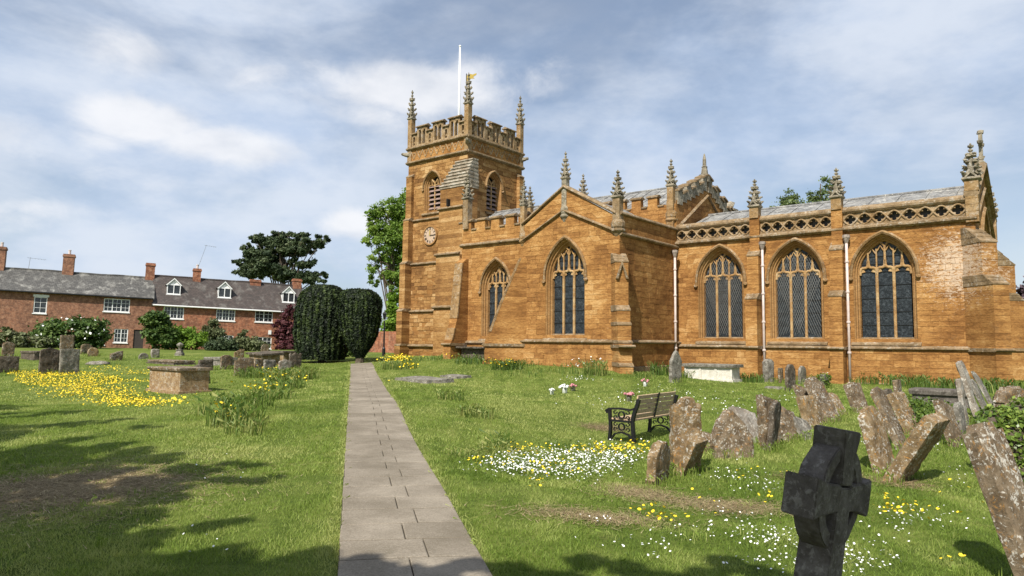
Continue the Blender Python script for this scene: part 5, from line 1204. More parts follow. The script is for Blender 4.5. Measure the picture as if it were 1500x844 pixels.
# ================================================================ THE DARK STONE CROSS
def celtic_cross():
    D=3.35; r=ray(1199,844); base=dep(1190,1000,D); X0,Y0=base[0],base[1]; gzv=g1(X0,Y0)
    phi=math.radians(45.5); ax=np.array([math.sin(phi),math.cos(phi),0]); up=np.array([0,0,1.]); nrm=np.cross(ax,up)
    # solve the lean so that the head falls where the photograph has it
    base=np.array([X0,Y0,gzv]); tilt=.10; back=.0
    H=1.0
    tgt=(1227,628); bx=(1200,844)
    be_=math.radians(8.0); u=up*math.cos(be_)+ax*math.sin(be_); A=ax*math.cos(be_)-up*math.sin(be_); al=math.radians(6.0); u=u*math.cos(al)+nrm*math.sin(al)
    for k in range(40):   # slide the foot sideways and set the height
        q_=proj(base+u*H); base=base+np.array([(tgt[0]-q_[0])*D/FPX*.7,0,0]); base[2]=g1(base[0],base[1]); H+=(q_[1]-tgt[1])*D/FPX*.7
    cr=empty('stone_cross',tuple(base),0,'dark stone wheel cross in tree shade, close to the camera at lower right','gravestone')
    place(cr,base,A,np.cross(u,A)/np.linalg.norm(np.cross(u,A)),u)
    t=.150; w=.185; S=.65; zc=H-.312; R=.245
    def rough(m,nm):
        bm=bmesh.new(); bm.from_mesh(m.mesh(nm,M['sk'],fix=True)); 
        bmesh.ops.bevel(bm,geom=[e for e in bm.edges if e.is_manifold and e.calc_face_angle(0)>.5],offset=.006,segments=2,affect='EDGES'); bmesh.ops.triangulate(bm,faces=[f for f in bm.faces if len(f.verts)>4]); bmesh.ops.subdivide_edges(bm,edges=[e for e in bm.edges if e.calc_length()>.05],cuts=2,use_grid_fill=True)
        for v in bm.verts: 
            s=v.co; v.co+=Vector((math.sin(s.z*41+s.y*23),math.sin(s.x*37+s.z*29),math.sin(s.y*31+s.x*27)))*.0016
        me=bpy.data.meshes.new(nm); bm.to_mesh(me); bm.free(); me.materials.append(M['sk']); return link(nm,me,cr)
    # cross outline: hollow-sided arms that flare to their ends
    def arm(dx,dz,L,w0,w1,n=8):
        out=[]
        for sgn in (1,-1):
            pts=[]
            for i in range(n+1):
                s=i/n; d=.06+(L-.06)*s; ww=w0/2+(w1-w0)/2*(s**2.2); pts.append((dx*d-dz*ww*sgn,zc+dz*d+dx*ww*sgn))
            out.append(pts)
        return out[0]+out[1][::-1]
    for (dx,dz,L,w0,w1) in ((0,1,H-zc,w*.72,w*1.08),(1,0,S/2,w*.68,w*1.0),(-1,0,S/2,w*.68,w*1.0)):
        m=MB(); P=[(x,-t/2,z) for x,z in arm(dx,dz,L,w0,w1)]; m.prism(P,(0,t,0)); rough(m,'cross_arm')
    m=MB(); P=[(-w*.62,-.0,-.3),(w*.62,0,-.3),(w*.42,0,zc-.12),(w*.36,0,zc+.05),(-w*.36,0,zc+.05),(-w*.42,0,zc-.12)]; P=[(x,-t/2-.004*(z<0),z) for x,_,z in P]; m.prism(P,(0,t+.004,0)); rough(m,'cross_shaft')
    m=MB(); n=48; tr=t*.80; ri=R*.74
    O_=[[(r_*math.cos(a),y,zc+r_*math.sin(a)) for a in np.linspace(0,2*math.pi,n,endpoint=False)] for r_,y in ((ri,-tr/2),(R,-tr/2),(R,tr/2),(ri,tr/2))]
    m.loft(O_+[O_[0]],closed=True); rough(m,'cross_ring')
celtic_cross()
# ================================================================ BENCH
def bench():
    F0=gp(897,646); B0=F0+ (-(-EAST))*.0; o=np.array(gp(929,650)); 
    e=empty('park_bench',tuple(o),0,'wooden slatted bench with black cast iron ends facing away to the west','bench')
    W_=-EAST; L_=NORTH; rz=math.atan2(L_[1],L_[0])           # local x = along the bench, y = towards the front (west)
    e.rotation_euler=(0,0,rz); LN=1.62; DP=.52
    def end(x):
        fr=empty('iron_end',(x,0,0)); fr.parent=e; b=.045
        def strip(pts,w=.05,t=.05,nm='iron_bar'):
            m=MB(); P=[np.array((0,y,z)) for y,z in pts]; R=[]
            for i,p in enumerate(P):
                t_=P[min(i+1,len(P)-1)]-P[max(i-1,0)]; t_/=np.linalg.norm(t_); n_=np.array([0,-t_[2],t_[1]])*t/2; R.append([p+n_+[w/2,0,0],p+n_-[w/2,0,0],p-n_-[w/2,0,0],p-n_+[w/2,0,0]])
            m.loft(R,closed=True); m.add(R[0],[(0,1,2,3)]); m.add(R[-1],[(0,1,2,3)]); return m.build(nm,M['iron'],fr)
        strip([(.0,0),(.02,.2),(.035,.40),(-.0,.55),(-.07,.72),(-.10,.83)],.06,.065,'back_leg')
        strip([(DP+.02,0),(DP-.01,.25),(DP,.43),(DP+.01,.60)],.06,.055,'front_leg')
        strip([(.02,.40),(DP,.40)],.06,.04,'seat_rail')
        strip([(-.03,.66),(.08,.62),(.3,.635),(DP+.03,.62),(DP+.09,.58),(DP+.07,.545),(DP+.03,.56)],.06,.035,'armrest')
        def ringm(cy,cz,r,nm='ring'): 
            a=np.linspace(0,2*math.pi,17); m=MB(); R=[[(s*.02,cy+rr*math.cos(q_),cz+rr*math.sin(q_)) for q_ in a[:-1]] for s,rr in ((1,r),(-1,r),(-1,r-.022),(1,r-.022))]; m.loft(R+[R[0]],closed=True); m.build(nm,M['iron'],fr)
        ringm(.27,.515,.075); ringm(.27,.29,.075)
        for cz in (.515,.29):
            for sy,sz in ((1,1),(1,-1),(-1,1),(-1,-1)):
                a=np.linspace(0,1.6*math.pi,12); pts=[(.27+sy*(.14-.045*math.cos(q_)*(1-q_/9)),cz+sz*(.055-.045*math.sin(q_)*(1-q_/9))) for q_ in a]; strip(pts,.03,.014,'scroll')
        strip([(DP-.02,.05),(.42,.15),(.27,.19),(.12,.15),(.02,.05)],.05,.03,'arch')
    end(0); end(LN)
    mid=MB()
    M['slat']=plain('grey_brown_oak_slats',(.50,.36,.22),.75,.3,25,bump=.4)
    for i in range(6):
        y=.06+i*.082; m=MB(); m.box((LN/2,y,.435-.01*(i<3)),(LN-.02,.066,.026)); m.build('seat_slat',M['slat'],e)
    ax=np.array([0,-.10/.43,.99]); ax/=np.linalg.norm(ax)
    for i in range(5):
        s=.07+i*.085; c=np.array([LN/2,.035,.42])+ax*s*1.12; m=MB(); m.box(c+np.array([0,0,.0]),(LN-.02,.026,.073),[(1,0,0),np.cross(ax,(1,0,0)),ax]); m.build('back_slat',M['slat'],e)
    for i in (1,):
        m=MB(); m.box(np.array([LN/2,.0,.42])+ax*.27,(.04,.02,.50),[(1,0,0),np.cross(ax,(1,0,0)),ax]); m.build('back_strap',M['iron'],e)
bench()
# ================================================================ FLOWERS LEFT ON GRAVES
def bouquet(label,px,r,mat,pot=None):
    P=gp(*px); e=empty('grave_flowers',tuple(P),0,label,'bouquet'); R=random.Random(px[0])
    m=MB(); m.lathe((0,0,0),[(r*.45,-.02),(r*.55,r*1.0),(r*.6,r*1.05)],10); m.build('pot',M[pot or 'sg'],e)
    m=MB()
    for i in range(14):
        a=R.uniform(0,6.28); q_=R.uniform(0,1)**.5; m.blob((r*q_*math.cos(a),r*q_*math.sin(a),r*(1.6-.5*q_*q_)),r*.24,i,.25)
    m.build('blooms',M[mat],e); e['group']='flowers left on graves before the church'
    v,t_=tuft(0,0,r*.6,30,r*1.6,.02,3,.3,.9); v[:,2]-=gz(np.array([0.]),np.array([0.]))[0]; link('leaves',quads_mesh('leaves',v,t_,M['strap'],4),e)
bouquet('white pot of white flowers, leftmost on the lawn before the transept',(808,578),.11,'petal_w','white')
bouquet('posy of white and pale pink flowers between two others on the lawn',(827,576),.16,'petal_w','white')
bouquet('posy of deep pink flowers right of the pale ones on the lawn',(839,573),.14,'petal_p')
bouquet('pink and white posy in the grass just behind the bench',(921,588),.16,'petal_p')
bouquet('pale pink posy in the grass beyond the bench towards the wall',(945,566),.15,'petal_p','white')
# ================================================================ COTTAGES
HK=.027
HD=np.array([.88,.47,0]); HD/=np.linalg.norm(HD); HN=np.array([HD[1],-HD[0],0])   # along the street front, and facing the churchyard
HP=dep(230,470,70.); HP[2]=0
def hs(px,py,back=0):    # photo pixel -> (s along the front, world z) on the front plane pushed back
    r=ray(px,py); o=HP-HN*back; t=(o@HN)/(r@HN) if True else 0; P=r*t+np.array([0,0,EYE]); s_=(P-o)@HD; return s_-HK*P[2],P[2]+HK*s_
def hpt(s,z,d=0): return HP+HD*s+HN*d+np.array([0,0,z])
def brickmat(name,c1,c2,mo):
    m,t,b=newmat(name,.9,.15); q=NB(t); tc=q.n('ShaderNodeTexCoord'); mp=q.n('ShaderNodeMapping'); q.L(tc.outputs['Object'],mp.inputs[0])
    sx=q.n('ShaderNodeSeparateXYZ'); q.L(mp.outputs[0],sx.inputs[0]); cb=q.n('ShaderNodeCombineXYZ'); q.L(q.m('ADD',sx.outputs[0],sx.outputs[1]),cb.inputs[0]); q.L(sx.outputs[2],cb.inputs[1])
    br=q.n('ShaderNodeTexBrick'); br.inputs['Scale'].default_value=1; br.inputs['Brick Width'].default_value=.23; br.inputs['Row Height'].default_value=.075; br.inputs['Mortar Size'].default_value=.008
    br.inputs['Color1'].default_value=(*c1,1); br.inputs['Color2'].default_value=(*c2,1); br.inputs['Mortar'].default_value=(*mo,1); q.L(cb.outputs[0],br.inputs['Vector'])
    n=q.noise(mp.outputs[0],.8,6,.8); n2=q.noise(mp.outputs[0],3.5,6,.8); c=q.mix(q.mr(n,.42,.62,0,.6),br.outputs['Color'],(.12,.065,.045)); c=q.mix(q.mr(n2,.5,.62,0,.6),c,(.42,.24,.15)); c=q.mix(q.mr(n2,.40,.50,.5,0),c,(.08,.04,.03))
    q.L(c,b.inputs['Base Color']); return m
def slatemat(name,c1,c2,lich):
    m,t,b=newmat(name,.75,.3); q=NB(t); tc=q.n('ShaderNodeTexCoord'); mp=q.n('ShaderNodeMapping'); q.L(tc.outputs['Object'],mp.inputs[0])
    sx=q.n('ShaderNodeSeparateXYZ'); q.L(mp.outputs[0],sx.inputs[0]); cb=q.n('ShaderNodeCombineXYZ'); q.L(sx.outputs[0],cb.inputs[0]); q.L(q.m('MULTIPLY',sx.outputs[2],1.5),cb.inputs[1])
    br=q.n('ShaderNodeTexBrick'); br.inputs['Scale'].default_value=1; br.inputs['Brick Width'].default_value=.3; br.inputs['Row Height'].default_value=.24; br.inputs['Mortar Size'].default_value=.01
    br.inputs['Color1'].default_value=(*c1,1); br.inputs['Color2'].default_value=(*c2,1); br.inputs['Mortar'].default_value=(.02,.02,.02,1); q.L(cb.outputs[0],br.inputs['Vector'])
    st=q.n('ShaderNodeMapping'); st.inputs['Scale'].default_value=(1.4,1,.35); q.L(tc.outputs['Object'],st.inputs[0]); n=q.noise(st.outputs[0],1.0,6,.7,.5)
    c=q.mix(q.mr(n,.48,.72,0,lich),br.outputs['Color'],(.30,.29,.26)); n2=q.noise(mp.outputs[0],3,5,.7); c=q.mix(q.mr(n2,.45,.7,0,.45),c,(.04,.033,.028)); q.L(c,b.inputs['Base Color']); return m
M['brickL']=brickmat('old_brown_red_brick',(.33,.135,.072),(.20,.085,.052),(.30,.22,.16)); M['brickR']=brickmat('orange_red_brick',(.42,.14,.065),(.25,.085,.045),(.30,.20,.14))
M['slateL']=slatemat('grey_stone_slate',(.075,.073,.068),(.12,.115,.105),.95); M['slateR']=slatemat('dark_brown_roof_tile',(.055,.045,.040),(.085,.066,.058),.35)
M['hglass']=plain('cottage_window_glass',(.03,.035,.04),.12,.3,3,bump=0,spec=.6); M['gutter']=plain('black_gutter',(.02,.02,.02),.5,.1,4,bump=0)
def cottage(name,label,s0,s1,ze,zr,brick,slate,wins,chims,dorms=(),extra=None):
    b=g1(*hpt((s0+s1)/2,0)[:2]); e=empty(name,(HP[0],HP[1],0),math.atan2(HD[1],HD[0]),label,'house','terrace of brick cottages'); e.rotation_euler=(0,HK,math.atan2(HD[1],HD[0]))   # local x along front, -y towards us
    zb=-1.0; DPT=7.2
    # wall with real openings
    m=MB(); xs=sorted(set([s0,s1]+[w[0] for w in wins]+[w[1] for w in wins])); zs=sorted(set([zb,ze]+[w[2] for w in wins]+[w[3] for w in wins]))
    for x0,x1 in zip(xs,xs[1:]):
        for z0,z1 in zip(zs,zs[1:]):
            cx,cz=(x0+x1)/2,(z0+z1)/2
            if any(w[0]<cx<w[1] and w[2]<cz<w[3] for w in wins): continue
            m.add([(x0,0,z0),(x1,0,z0),(x1,0,z1),(x0,0,z1)],[(0,1,2,3)])
    for w in wins:
        x0,x1,z0,z1=w[:4]; m.add([(x0,0,z0),(x1,0,z0),(x1,.14,z0),(x0,.14,z0)],[(0,1,2,3)]); m.add([(x0,0,z1),(x1,0,z1),(x1,.14,z1),(x0,.14,z1)],[(0,1,2,3)]); m.add([(x0,0,z0),(x0,0,z1),(x0,.14,z1),(x0,.14,z0)],[(0,1,2,3)]); m.add([(x1,0,z0),(x1,0,z1),(x1,.14,z1),(x1,.14,z0)],[(0,1,2,3)])
    for x in (s0,s1): m.add([(x,0,zb),(x,DPT,zb),(x,DPT,ze),(x,DPT/2,zr-.1),(x,0,ze)],[(0,1,2,3,4)])
    m.add([(s0,DPT,zb),(s1,DPT,zb),(s1,DPT,ze),(s0,DPT,ze)],[(0,1,2,3)]); m.build('wall',brick,e,fix=False)
    rf=empty('roof',(0,0,0)); rf.parent=e; n=26
    m=MB(); rows=[]
    for k,(y,z) in enumerate(((-.28,ze-.05),(-.28,ze+.05),(DPT*.25,(ze+zr)/2+.02),(DPT/2,zr),(DPT*.75,(ze+zr)/2),(DPT+.25,ze-.05))):
        rows.append([(s0-.1+(s1-s0+.2)*i/n,y,z+(.0 if k<2 else .025*math.sin(i*.5+s0)+.012*math.sin(i*1.3))) for i in range(n+1)])
    m.loft(rows); m.build('roof_covering',slate,rf,fix=False)
    m=MB(); m.tube([(p_[0],p_[1],p_[2]+.03) for p_ in rows[3]],.10,5); m.build('ridge_tiles',slate,rf)
    m=MB(); m.tube([(s0,-.36,ze-.0),(s1,-.36,ze-.0)],.07,6); m.build('gutter',M['gutter'] if 'brown' in label else M['white'],e)
    for (cx,wd,zt,pots) in chims:
        c=empty('chimney',(0,0,0)); c.parent=e; y=DPT/2-.0
        m=MB(); m.bb(cx-wd/2,cx+wd/2,y-.42,y+.42,zr-.7,zt-.28); m.bb(cx-wd/2-.06,cx+wd/2+.06,y-.48,y+.48,zt-.28,zt-.12); m.bb(cx-wd/2-.02,cx+wd/2+.02,y-.44,y+.44,zt-.12,zt); m.build('stack',brick,c)
        for i in range(pots):
            m=MB(); m.lathe((cx+(i-(pots-1)/2)*.4,y,0),[(.13,zt-.02),(.11,zt+.35),(.14,zt+.38),(.13,zt+.45)],8); m.build('pot',M['pipe'],c)
    for w in wins:
        win_unit(e,w)
    for (dx,w_,z0,z1) in dorms:
        d=empty('dormer',(0,0,0)); d.parent=e; zm=z0+(z1-z0)*.62; yb=lambda z:(z-ze)/(zr-ze)*DPT/2; yf=yb(z0)-.02
        m=MB(); 
        for sg in (-1,1): m.add([(dx+sg*w_/2,yf,z0),(dx+sg*w_/2,yf,zm),(dx+sg*w_/2,yb(zm)+.1,zm),(dx+sg*w_/2,yb(z0),z0)],[(0,1,2,3)])
        m.add([(dx-w_/2,yf,zm),(dx+w_/2,yf,zm),(dx,yf,z1)],[(0,1,2)]); m.build('dormer_cheeks',M['white'],d,fix=False)
        m=MB()
        for sg in (-1,1):
            xe=dx+sg*(w_/2+.14); ze2=zm-.08; m.prism([(xe,yf-.14,ze2),(dx,yf-.14,z1+.08),(dx,yf-.14,z1+.15),(xe,yf-.14,ze2+.07)],(0,yb(z1)-yf+.4,0))
        m.build('dormer_roof',slate,d)
        m=MB()
        for sg in (-1,1): 
            P=[(dx+sg*(w_/2+.12),yf-.17,zm-.08),(dx,yf-.17,z1+.06),(dx,yf-.17,z1-.06),(dx+sg*(w_/2+.0),yf-.17,zm-.10)]; m.prism(P,(0,.03,0))
        m.build('barge_board',M['white'],d)
        win_unit(d,(dx-w_/2+.02,dx+w_/2-.02,z0+.0,zm,'d'),y0=yf-.12)
    return e
def win_unit(e,w,y0=0.):
    x0,x1,z0,z1=w[:4]; k=w[4] if len(w)>4 else ''
    u=empty('window',(0,y0,0)); u.parent=e if e.parent is None else e
    if e.parent is not None: par=e; u.parent=par
    par=u
    if e.parent is not None: bpy.data.objects.remove(u); par=e; 
    dy=y0 if e.parent is not None else 0
    if k=='door':
        m=MB(); m.bb(x0,x1,dy+.08,dy+.12,z0,z1); m.build('door_leaf',M['slat2'],par); return
    m=MB(); m.add([(x0,dy+.11,z0),(x1,dy+.11,z0),(x1,dy+.11,z1),(x0,dy+.11,z1)],[(0,1,2,3)]); m.build('pane',M['hglass'],par,fix=False)
    m=MB(); f=.075
    m.bb(x0,x1,dy+.04,dy+.12,z1-f,z1); m.bb(x0,x1,dy+.04,dy+.12,z0,z0+f)
    nl=max(1,round((x1-x0)/.72)) if k!='d' else 2
    for i in range(nl+1): x=x0+(x1-x0)*i/nl; x=min(max(x,x0+f/2),x1-f/2); m.bb(x-f/2,x+f/2,dy+.035,dy+.12,z0+f,z1-f)
    m.build('frame',M['white'],par)
    m=MB(); 
    for i in range(nl):
        xm=x0+(x1-x0)*(i+.5)/nl
        if k!='d': m.bb(xm-.014,xm+.014,dy+.06,dy+.10,z0+f,z1-f)
    for j in range(1,3 if k!='d' else 1): z=z0+(z1-z0)*j/3; m.bb(x0+f,x1-f,dy+.065,dy+.10,z-.014,z+.014)
    if m.v: m.build('glazing_bars',M['white'],par)
    m=MB(); m.bb(x0-.06,x1+.06,dy-.08,dy+.06,z0-.09,z0); m.build('sill',M['white'],par)
    if k=='head': m=MB(); m.bb(x0-.08,x1+.12,dy-.02,dy+.05,z1,z1+.22); m.build('window_head',M['white'],par)
M['slat2']=plain('dark_stained_door',(.05,.04,.035),.6,.2,8)
def wr(x0,x1,y0,y1,k=''):
    a=hs(x0,y1); b_=hs(x1,y0); c_=hs(x0,y0); d_=hs(x1,y1); return (a[0],b_[0],(a[1]+d_[1])/2,(b_[1]+c_[1])/2,k)
sJ=hs(224,440)[0]; sE=hs(440,430,3.6)[0]
zeL=(hs(2,424)[1]+hs(215,439)[1])/2; zrL=(hs(2,392,3.6)[1]+hs(218,408,3.6)[1])/2; zeR=(hs(240,447)[1]+hs(420,458)[1])/2; zrR=(hs(240,404,3.6)[1]+hs(425,419,3.6)[1])/2
def chm(x,yt,pots,wd=.8): s,z=hs(x,yt,3.6); return (s,wd,z,pots)
cottage('cottage','long low brown brick cottage with pale grey slate roof at left',hs(-60,440)[0],sJ,zeL,zrL,M['brickL'],M['slateL'],
  [wr(48,70,435,459,'head'),wr(151,191,438,457),wr(166,188,482,502),wr(136,154,492,505),(hs(195,500)[0],hs(210,500)[0],-.9,hs(200,483)[1],'door')],
  [chm(3,362,1,.75),chm(102,373,1,.95)])
ct=cottage('cottage','orange red brick cottage with dark tiled roof and three white dormers',sJ+.02,sE,zeR,zrR,M['brickR'],M['slateR'],
  [wr(239,270,449,467),wr(316,345,453,470),wr(373,400,455,472),wr(371,398,494,511),wr(315,342,491,505)],
  [chm(221,386,0,.85),chm(289,394,1,.75),chm(374,410,0,1.1),chm(435,409,0,.9)],
  [(hs(x,y,1.1)[0],1.3,hs(x,y+10,1.1)[1],hs(x,y-13,1.1)[1]) for x,y in ((255,421),(329.5,426),(423,433))])
s,z=hs(395,487); m=MB(); m.bb(s-.15,s+.15,-.12,0,z-.22,z+.22); m.build('alarm_box',M['white'],ct)
def aerial(e,px,pt,pb,L=.9,tw=1.2):
    s,z1=hs(px,pt,3.6); _,z0=hs(px,pb,3.6); m=MB(); m.tube([(s,3.6,z0-.3),(s+tw*.3,3.6,z1)],.022,4); m.tube([(s+tw*.3-L*.2,3.6,z1-.05),(s+tw*.3+L,3.6,z1-.12)],.015,4)
    for i in range(6): x=s+tw*.3-L*.1+i*L*.2; m.tube([(x,3.3,z1-.07-.02*i),(x,3.9,z1-.07-.02*i)],.01,3)
    m.build('television_aerial',M['aer'],e)
M['aer']=plain('grey_aerial_metal',(.25,.25,.25),.5,.1,3,metal=.5,bump=0)
aerial(bpy.data.objects['cottage'],43,377,396,1.3,.3); aerial(ct,291,358,394,1.0,2.6)
# garden wall and lamp post beyond the path end
P0=dep(542,505,62);P1=dep(612,505,58)
m=MB(); d_=P1-P0; d_[2]=0; L_=np.linalg.norm(d_); d_/=L_; m.box(((P0[0]+P1[0])/2,(P0[1]+P1[1])/2,g1(P0[0],P0[1])+.6),(L_,.3,2.4),[d_,np.cross([0,0,1.],d_),(0,0,1)]); o=m.build('garden_wall',M['brickR'],None,label='dark red brick garden wall seen between the yews and the tower',cat='wall')
P=dep(562,524,47); zb=g1(P[0],P[1]); lp=empty('lamp_post',(P[0],P[1],zb),0,'slim black lamp post with lantern just left of the tower foot','lamp post'); hl=(527-463)*47/FPX
m=MB(); m.lathe((0,0,0),[(.11,-.2),(.11,.5),(.06,.6),(.045,hl-.6),(.09,hl-.55)],8); m.build('post',M['iron'],lp)
m=MB(); m.lathe((0,0,0),[(.09,hl-.5),(.16,hl-.12),(.19,hl-.1),(.03,hl+.05),(.02,hl+.15)],4); m.build('lantern',M['iron'],lp)
# ================================================================ TREES AND SHRUBS
M['lime']=leaf_mat('lime_tree_leaf',(.04,.085,.014),(.11,.185,.03),(.24,.32,.06),.4); M['bright']=leaf_mat('bright_spring_leaf',(.07,.14,.015),(.16,.27,.03),(.30,.42,.07),.35)
M['pine']=leaf_mat('pine_needles',(.018,.032,.015),(.055,.082,.036),(.14,.17,.08),.15); M['yew']=leaf_mat('yew_foliage',(.003,.006,.003),(.016,.028,.008),(.085,.12,.03),.08)
M['shrub']=leaf_mat('garden_shrub_leaf',(.025,.055,.012),(.07,.125,.028),(.16,.22,.06),.25); M['olive']=leaf_mat('olive_shrub_leaf',(.05,.06,.028),(.11,.13,.055),(.20,.22,.11),.2); M['copper']=leaf_mat('copper_leaf',(.035,.010,.014),(.10,.028,.036),(.20,.085,.09),.25)
M['haze2']=leaf_mat('fresh_lime_leaf',(.08,.15,.025),(.19,.30,.055),(.36,.46,.11),.45)
M['haze_leaf']=leaf_mat('grey_green_leaf',(.06,.09,.03),(.14,.19,.07),(.26,.32,.13),.35)
M['lilac']=leaf_mat('lilac_brown_leaf',(.04,.025,.028),(.11,.07,.085),(.22,.16,.20),.2)
def crown(name,e,blobs,n,size,mat,seed,clump=None,spread=.15,inner=.6,rand=.9,asp=1.,part=True):
    A_,B_,C_=shell(blobs,n,seed,inner,.2,clump,spread); v,t_=leafcloud(A_,B_,size,seed+1,C_,asp,rand); return link(name,quads_mesh(name,v,t_,M[mat],4),e)
def tree(name,label,X,Y,blobs,n,size,mat,seed,tr=.25,clump=90,spread=.13,inner=.55,limbs=14,asp=1.,trunk_top=None,cat='tree',ztr=0):
    """blobs are relative to the foot: (dx,dy,z,rx,ry,rz)"""
    z0=g1(X,Y); e=empty(name,(X,Y,z0),0,label,cat); crown('crown',e,blobs,n,size,mat,seed,clump,spread,inner,asp=asp)
    R=random.Random(seed); zt=trunk_top or max(b[2] for b in blobs); m=MB(); w=[(0,0,-.3)]
    for i in range(1,8): w.append((R.uniform(-.1,.1)*i*.3*tr*4,R.uniform(-.1,.1)*i*.3*tr*4,zt*i/7))
    m.tube(w,[tr*(1.25 if i==0 else 1)*(1-.8*i/7) for i in range(8)],8)
    for i in range(limbs):
        b=R.choice(blobs); t_=R.uniform(.25,.95); j=min(6,int(t_*7)); s=np.array(w[j]); a=R.uniform(0,6.28); q_=R.uniform(.5,.95); en=np.array([b[0]+b[3]*q_*math.cos(a),b[1]+b[4]*q_*math.sin(a),b[2]+b[5]*R.uniform(-.3,.7)]); md=(s+en)/2+np.array([0,0,.1*np.linalg.norm(en-s)])
        m.tube([s,md,en],[tr*.32*(1-.5*t_),tr*.18,tr*.05],5)
    m.build('trunk',M['bark'],e); return e
def at(px,py,D): p=dep(px,py,D); return p[0],p[1]
def pxblobs(D,foot,L): # (px,py,rx px,ry px, depth offset, depth radius) -> relative blobs
    X,Y=at(foot[0],480,D); z0=g1(X,Y); out=[]
    for a in L:
        px,py,rx,ry=a[:4]; dd=a[4] if len(a)>4 else 0; p=dep(px,py,D+dd); k=(D+dd)/FPX; ry_=a[5] if len(a)>5 else rx*k*.8
        out.append((p[0]-X,p[1]-Y,p[2]-z0,rx*k,ry_,ry*k))
    return X,Y,out
X,Y,B=pxblobs(100,(412,0),[(385,372,30,13),(372,398,28,13),(405,355,30,13),(430,366,30,12),(395,390,36,16),(455,356,26,9),(473,349,13,6),(440,385,24,10),(465,402,17,7),(455,410,22,8),(425,402,30,12),(360,362,13,7),(415,343,18,6),(380,350,18,8),(355,384,14,9),(440,345,16,6)])
tree('pine_tree','large dark spreading pine standing behind the red cottage roof',X,Y,[b[:5]+(b[5]*.8,) for b in B],56000,.26,'pine',21,.5,520,.11,.3,44,asp=1.5)
X,Y,B=pxblobs(76,(572,0),[(566,320,26,32),(590,305,30,26),(552,345,22,24),(575,360,30,30),(597,350,30,50),(548,318,13,12),(560,390,22,24),(545,388,10,10),(600,400,28,30),(555,412,16,14),(585,425,20,16),(600,330,28,30)])
tree('lime_tree','tall fresh green tree standing behind the left side of the tower',X,Y,B,34000,.24,'haze2',22,.32,330,.12,.4,34)
X,Y,B=pxblobs(66,(575,0),[(580,450,14,22),(574,480,16,22),(590,475,16,30),(566,500,14,16),(585,505,16,16)])
tree('spring_shrub','bright yellow green shrub between the right yew and the tower',X,Y,B,9000,.28,'bright',23,.12,120,.2,.4,8,cat='shrub')
def yew(label,D,foot,prof,seed,n):
    """clipped yew: prof is a list of (py, half width px, centre px)"""
    X,Y=at(foot,500,D); z0=g1(X,Y); e=empty('yew_tree',(X,Y,z0),0,label,'tree','pair of clipped yews at the path end'); R=np.random.default_rng(seed); k=D/FPX
    pz=np.array([dep(c,y,D)[2]-z0 for y,w,c in prof]); pr=np.array([w*k for y,w,c in prof]); pc=np.array([dep(c,y,D)[0]-X for y,w,c in prof]); o=np.argsort(pz); pz,pr,pc=pz[o],pr[o],pc[o]
    zz=R.uniform(pz[0],pz[-1],n); a=R.random(n)*2*np.pi; rr=np.interp(zz,pz,pr); cx=np.interp(zz,pz,pc)
    rib=1+.035*np.sin(a*27+np.sin(zz*1.3)*.8)+.022*np.sin(a*47+zz*1.2)+.012*np.sin(zz*6+a*3)
    q_=rr*rib*(.93+.09*R.random(n)); P=np.stack([cx+q_*np.cos(a),q_*np.sin(a)*.9,zz],1)
    top=R.random(n)<.22; rt=pr[-1]+(pr[-3]-pr[-1])*R.random(n); P[top,2]=np.interp(rt[top],pr[::-1][:3],pz[::-1][:3])+R.normal(0,.03,top.sum())-0; P[top,0]=pc[-1]+rt[top]*np.sqrt(R.random(top.sum()))*np.cos(a[top]); P[top,1]=rt[top]*np.sin(a[top])*np.sqrt(R.random(top.sum()))
    nr=np.stack([np.cos(a),np.sin(a),np.full(n,.4)],1); v,t_=leafcloud(P,nr,.105,seed,.34+5.5*(rib-1)+.22*np.sin(zz*2.1+a*5)*np.sin(a*9),1.7,.6); link('clipped_foliage',quads_mesh('clipped_foliage',v,t_,M['yew'],4),e)  # leaf tone paints ribs and tips lighter as if sunlit, grooves darker
    m=MB(); m.loft([[(c+.9*r*math.cos(q),.81*r*math.sin(q),z) for q in np.linspace(0,2*math.pi,24,endpoint=False)] for z,r,c in zip(pz,pr,pc)],closed=True); m.build('inner_foliage',M['yew'],e)
    m=MB(); m.tube([(0,0,-.2),(.05,0,.4),(0,0,1.3)],[.26,.2,.18],8); m.build('trunk',M['bark'],e)
yew('broad dark clipped yew, left one of the pair at the end of the path',40,472,[(526,30,472),(512,36,471),(490,38,471),(470,38,472),(450,37,473),(436,34,474),(426,28,474),(420,19,474)],31,60000)
yew('dark vase shaped clipped yew, right one of the pair at the end of the path',38.5,527,[(524,4,527),(517,9,527),(508,16,527),(490,25,527),(470,29,527),(450,31,527),(438,30,527),(430,25,526),(426,17,525)],32,48000)
